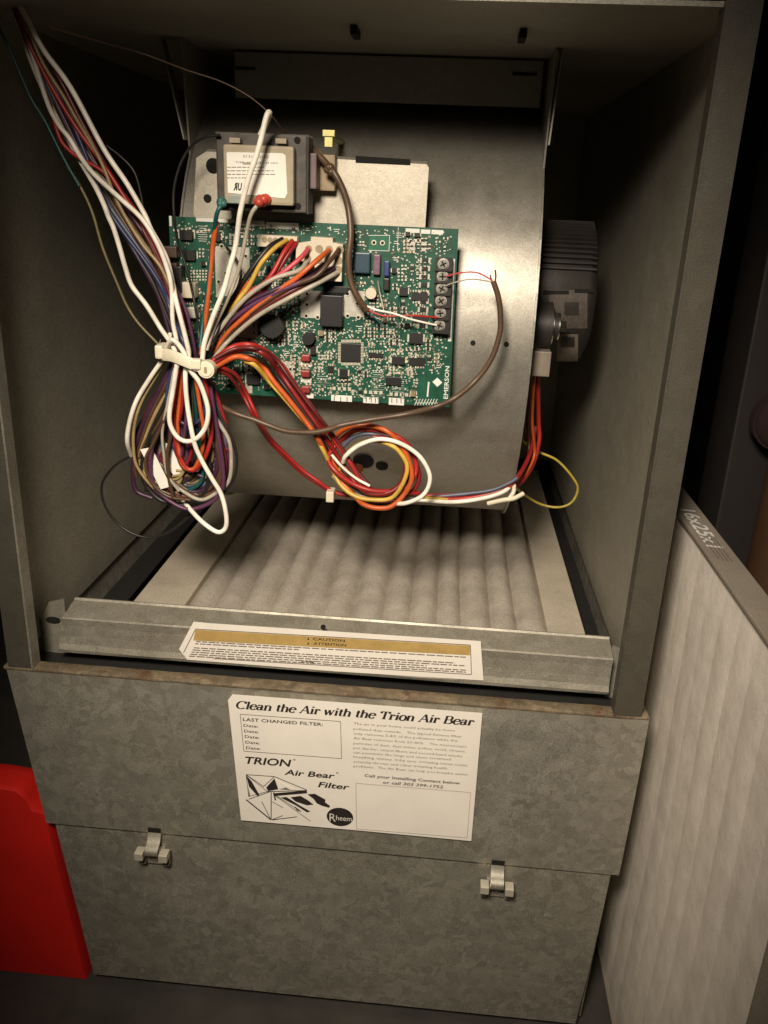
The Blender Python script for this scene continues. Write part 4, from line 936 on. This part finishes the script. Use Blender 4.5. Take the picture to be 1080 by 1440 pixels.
for k in range(NP):
    ya = fy0+.003+st_*k; rows = []; amk = rr.uniform(.3, 1.2)
    for i in range(25):
        z = FLOOR+.004+(fz1-.0032-FLOOR-.004)*i/24; r_ = []
        pin = min(1, (24-i)/2.2, i/2.2+.2)
        for j in range(7):
            t = j/6; y = ya+st_*t+.0018*math.sin(z*9)*(0 if (k == 0 and j == 0) or (k == NP-1 and j == 6) else 1)
            x = FX+.003-.0008*pin*(1-abs(2*t-1)**2.2)*amk-.0012*math.sin(z*13)*pin+(rr.uniform(-.00015, .00015) if 0 < j < 6 else 0)
            r_.append((x, y, z))
        rows.append(r_)
    MB().grid(rows).build('pleat', m_white, lf)
# size stencilled on the top edge, read from the left side
cu = bpy.data.curves.new('t', 'FONT'); cu.body = '16x25x1'; cu.size = 1; cu.shear = .1; cu.offset = .02
ob = bpy.data.objects.new('t', cu); me = bpy.data.meshes.new_from_object(ob)
vs_ = [v.co.copy() for v in me.vertices]; fs_ = [list(f.vertices) for f in me.polygons]
bpy.data.objects.remove(ob); bpy.data.curves.remove(cu); bpy.data.meshes.remove(me)
xm = max(v.x for v in vs_); ya, yb = .100, .010
MB().add([(FX+.0045+v.y*.0165, ya+(yb-ya)*v.x/xm, fz1+.0004) for v in vs_], fs_).build('size_print', m_silk, lf)
for k in range(3):
    pass
sm_ = MB()
for k in range(4):
    y = .030; 
    while y > -.012: L_ = rnd.uniform(.003, .008); sm_.box((FX+.006+k*.0028, y, fz1+.0003), (FX+.0070+k*.0028, y-L_, fz1+.00045)); y -= L_+.0015
sm_.build('small_print', m_grey_ink, lf)

# ================================================================== THINGS AROUND
bp = MB().box((.328, .10, FLOOR), (.62, .16, 1.2), 0, .002).build('wooden_board', m_wood); tag(bp, 'dark brown upright board behind the standing white filter', 'board')
zt = at(1072, 655, .055).z
pp = MB().cyl((.368, .055, FLOOR), (.368, .055, zt), .024, 28).sphere((.368, .055, zt), .024, 20, 0, (1, 1, .5)).build('tan_pipe', m_tanpipe); tag(pp, 'tan capped pipe at the edge of the dark board', 'pipe')
rk = MB(); c_ = at(1094, 588, .09); rk.cyl((c_.x, .0995, c_.z), (c_.x, .086, c_.z), .006, 12).cyl((c_.x, .086, c_.z), (c_.x, .076, c_.z), .024, 24)
rk.sphere((c_.x, .076, c_.z), .022, 20, 0, (1, .3, 1))
ro = rk.build('valve_handle', plain('shaded_red', (.012, .0008, .0006), .9, grain=0)); tag(ro, 'red round knob, coloured as if shaded, on the dark brown upright board', 'knob')  # red darkened so the shade is in the knob's colour
# red container beside the box
rc = thing('red_container', 'red plastic container on the floor beside the galvanized box', 'container', (-.33, .10, FLOOR))
prof_r = [(-.225, FLOOR+.001), (-.225, -.20), (-.236, -.172), (-.250, -.157), (-.263, -.155), (-.268, -.142), (-.276, -.134), (-.300, -.1315), (-.420, -.1315), (-.430, -.14), (-.430, FLOOR+.001)]
def rx(x, z): return min(x, gx(-1, max(z, BOT))-.003) if x > -.3 else x
pts = []
for x, z in prof_r: pts.append((rx(x, z), z))
ys = [(.006, .003), (.009, .001), (.012, 0), (.03, 0), (.040, .004), (.044, .012)]
rows = []
for y, ins in ys:
    cxm, czm = -.33, -.23
    rows.append([(cxm+(x-cxm)*(1-ins*5), y, czm+(z-czm)*(1-ins*4) if z > FLOOR+.01 else z) for x, z in pts])
b = MB().grid(rows); b.add(rows[0], [list(range(len(pts)))]); b.add(rows[-1], [list(range(len(pts)))[::-1]])
b.build('body', m_red, rc)
p = at(44, 1131, .03); MB().box((p.x-.008, .022, p.z-.006), (p.x+.012, .04, p.z+.004), 0, .002).build('white_cap', plain('cap_white', (.55, .5, .45), .5), rc)
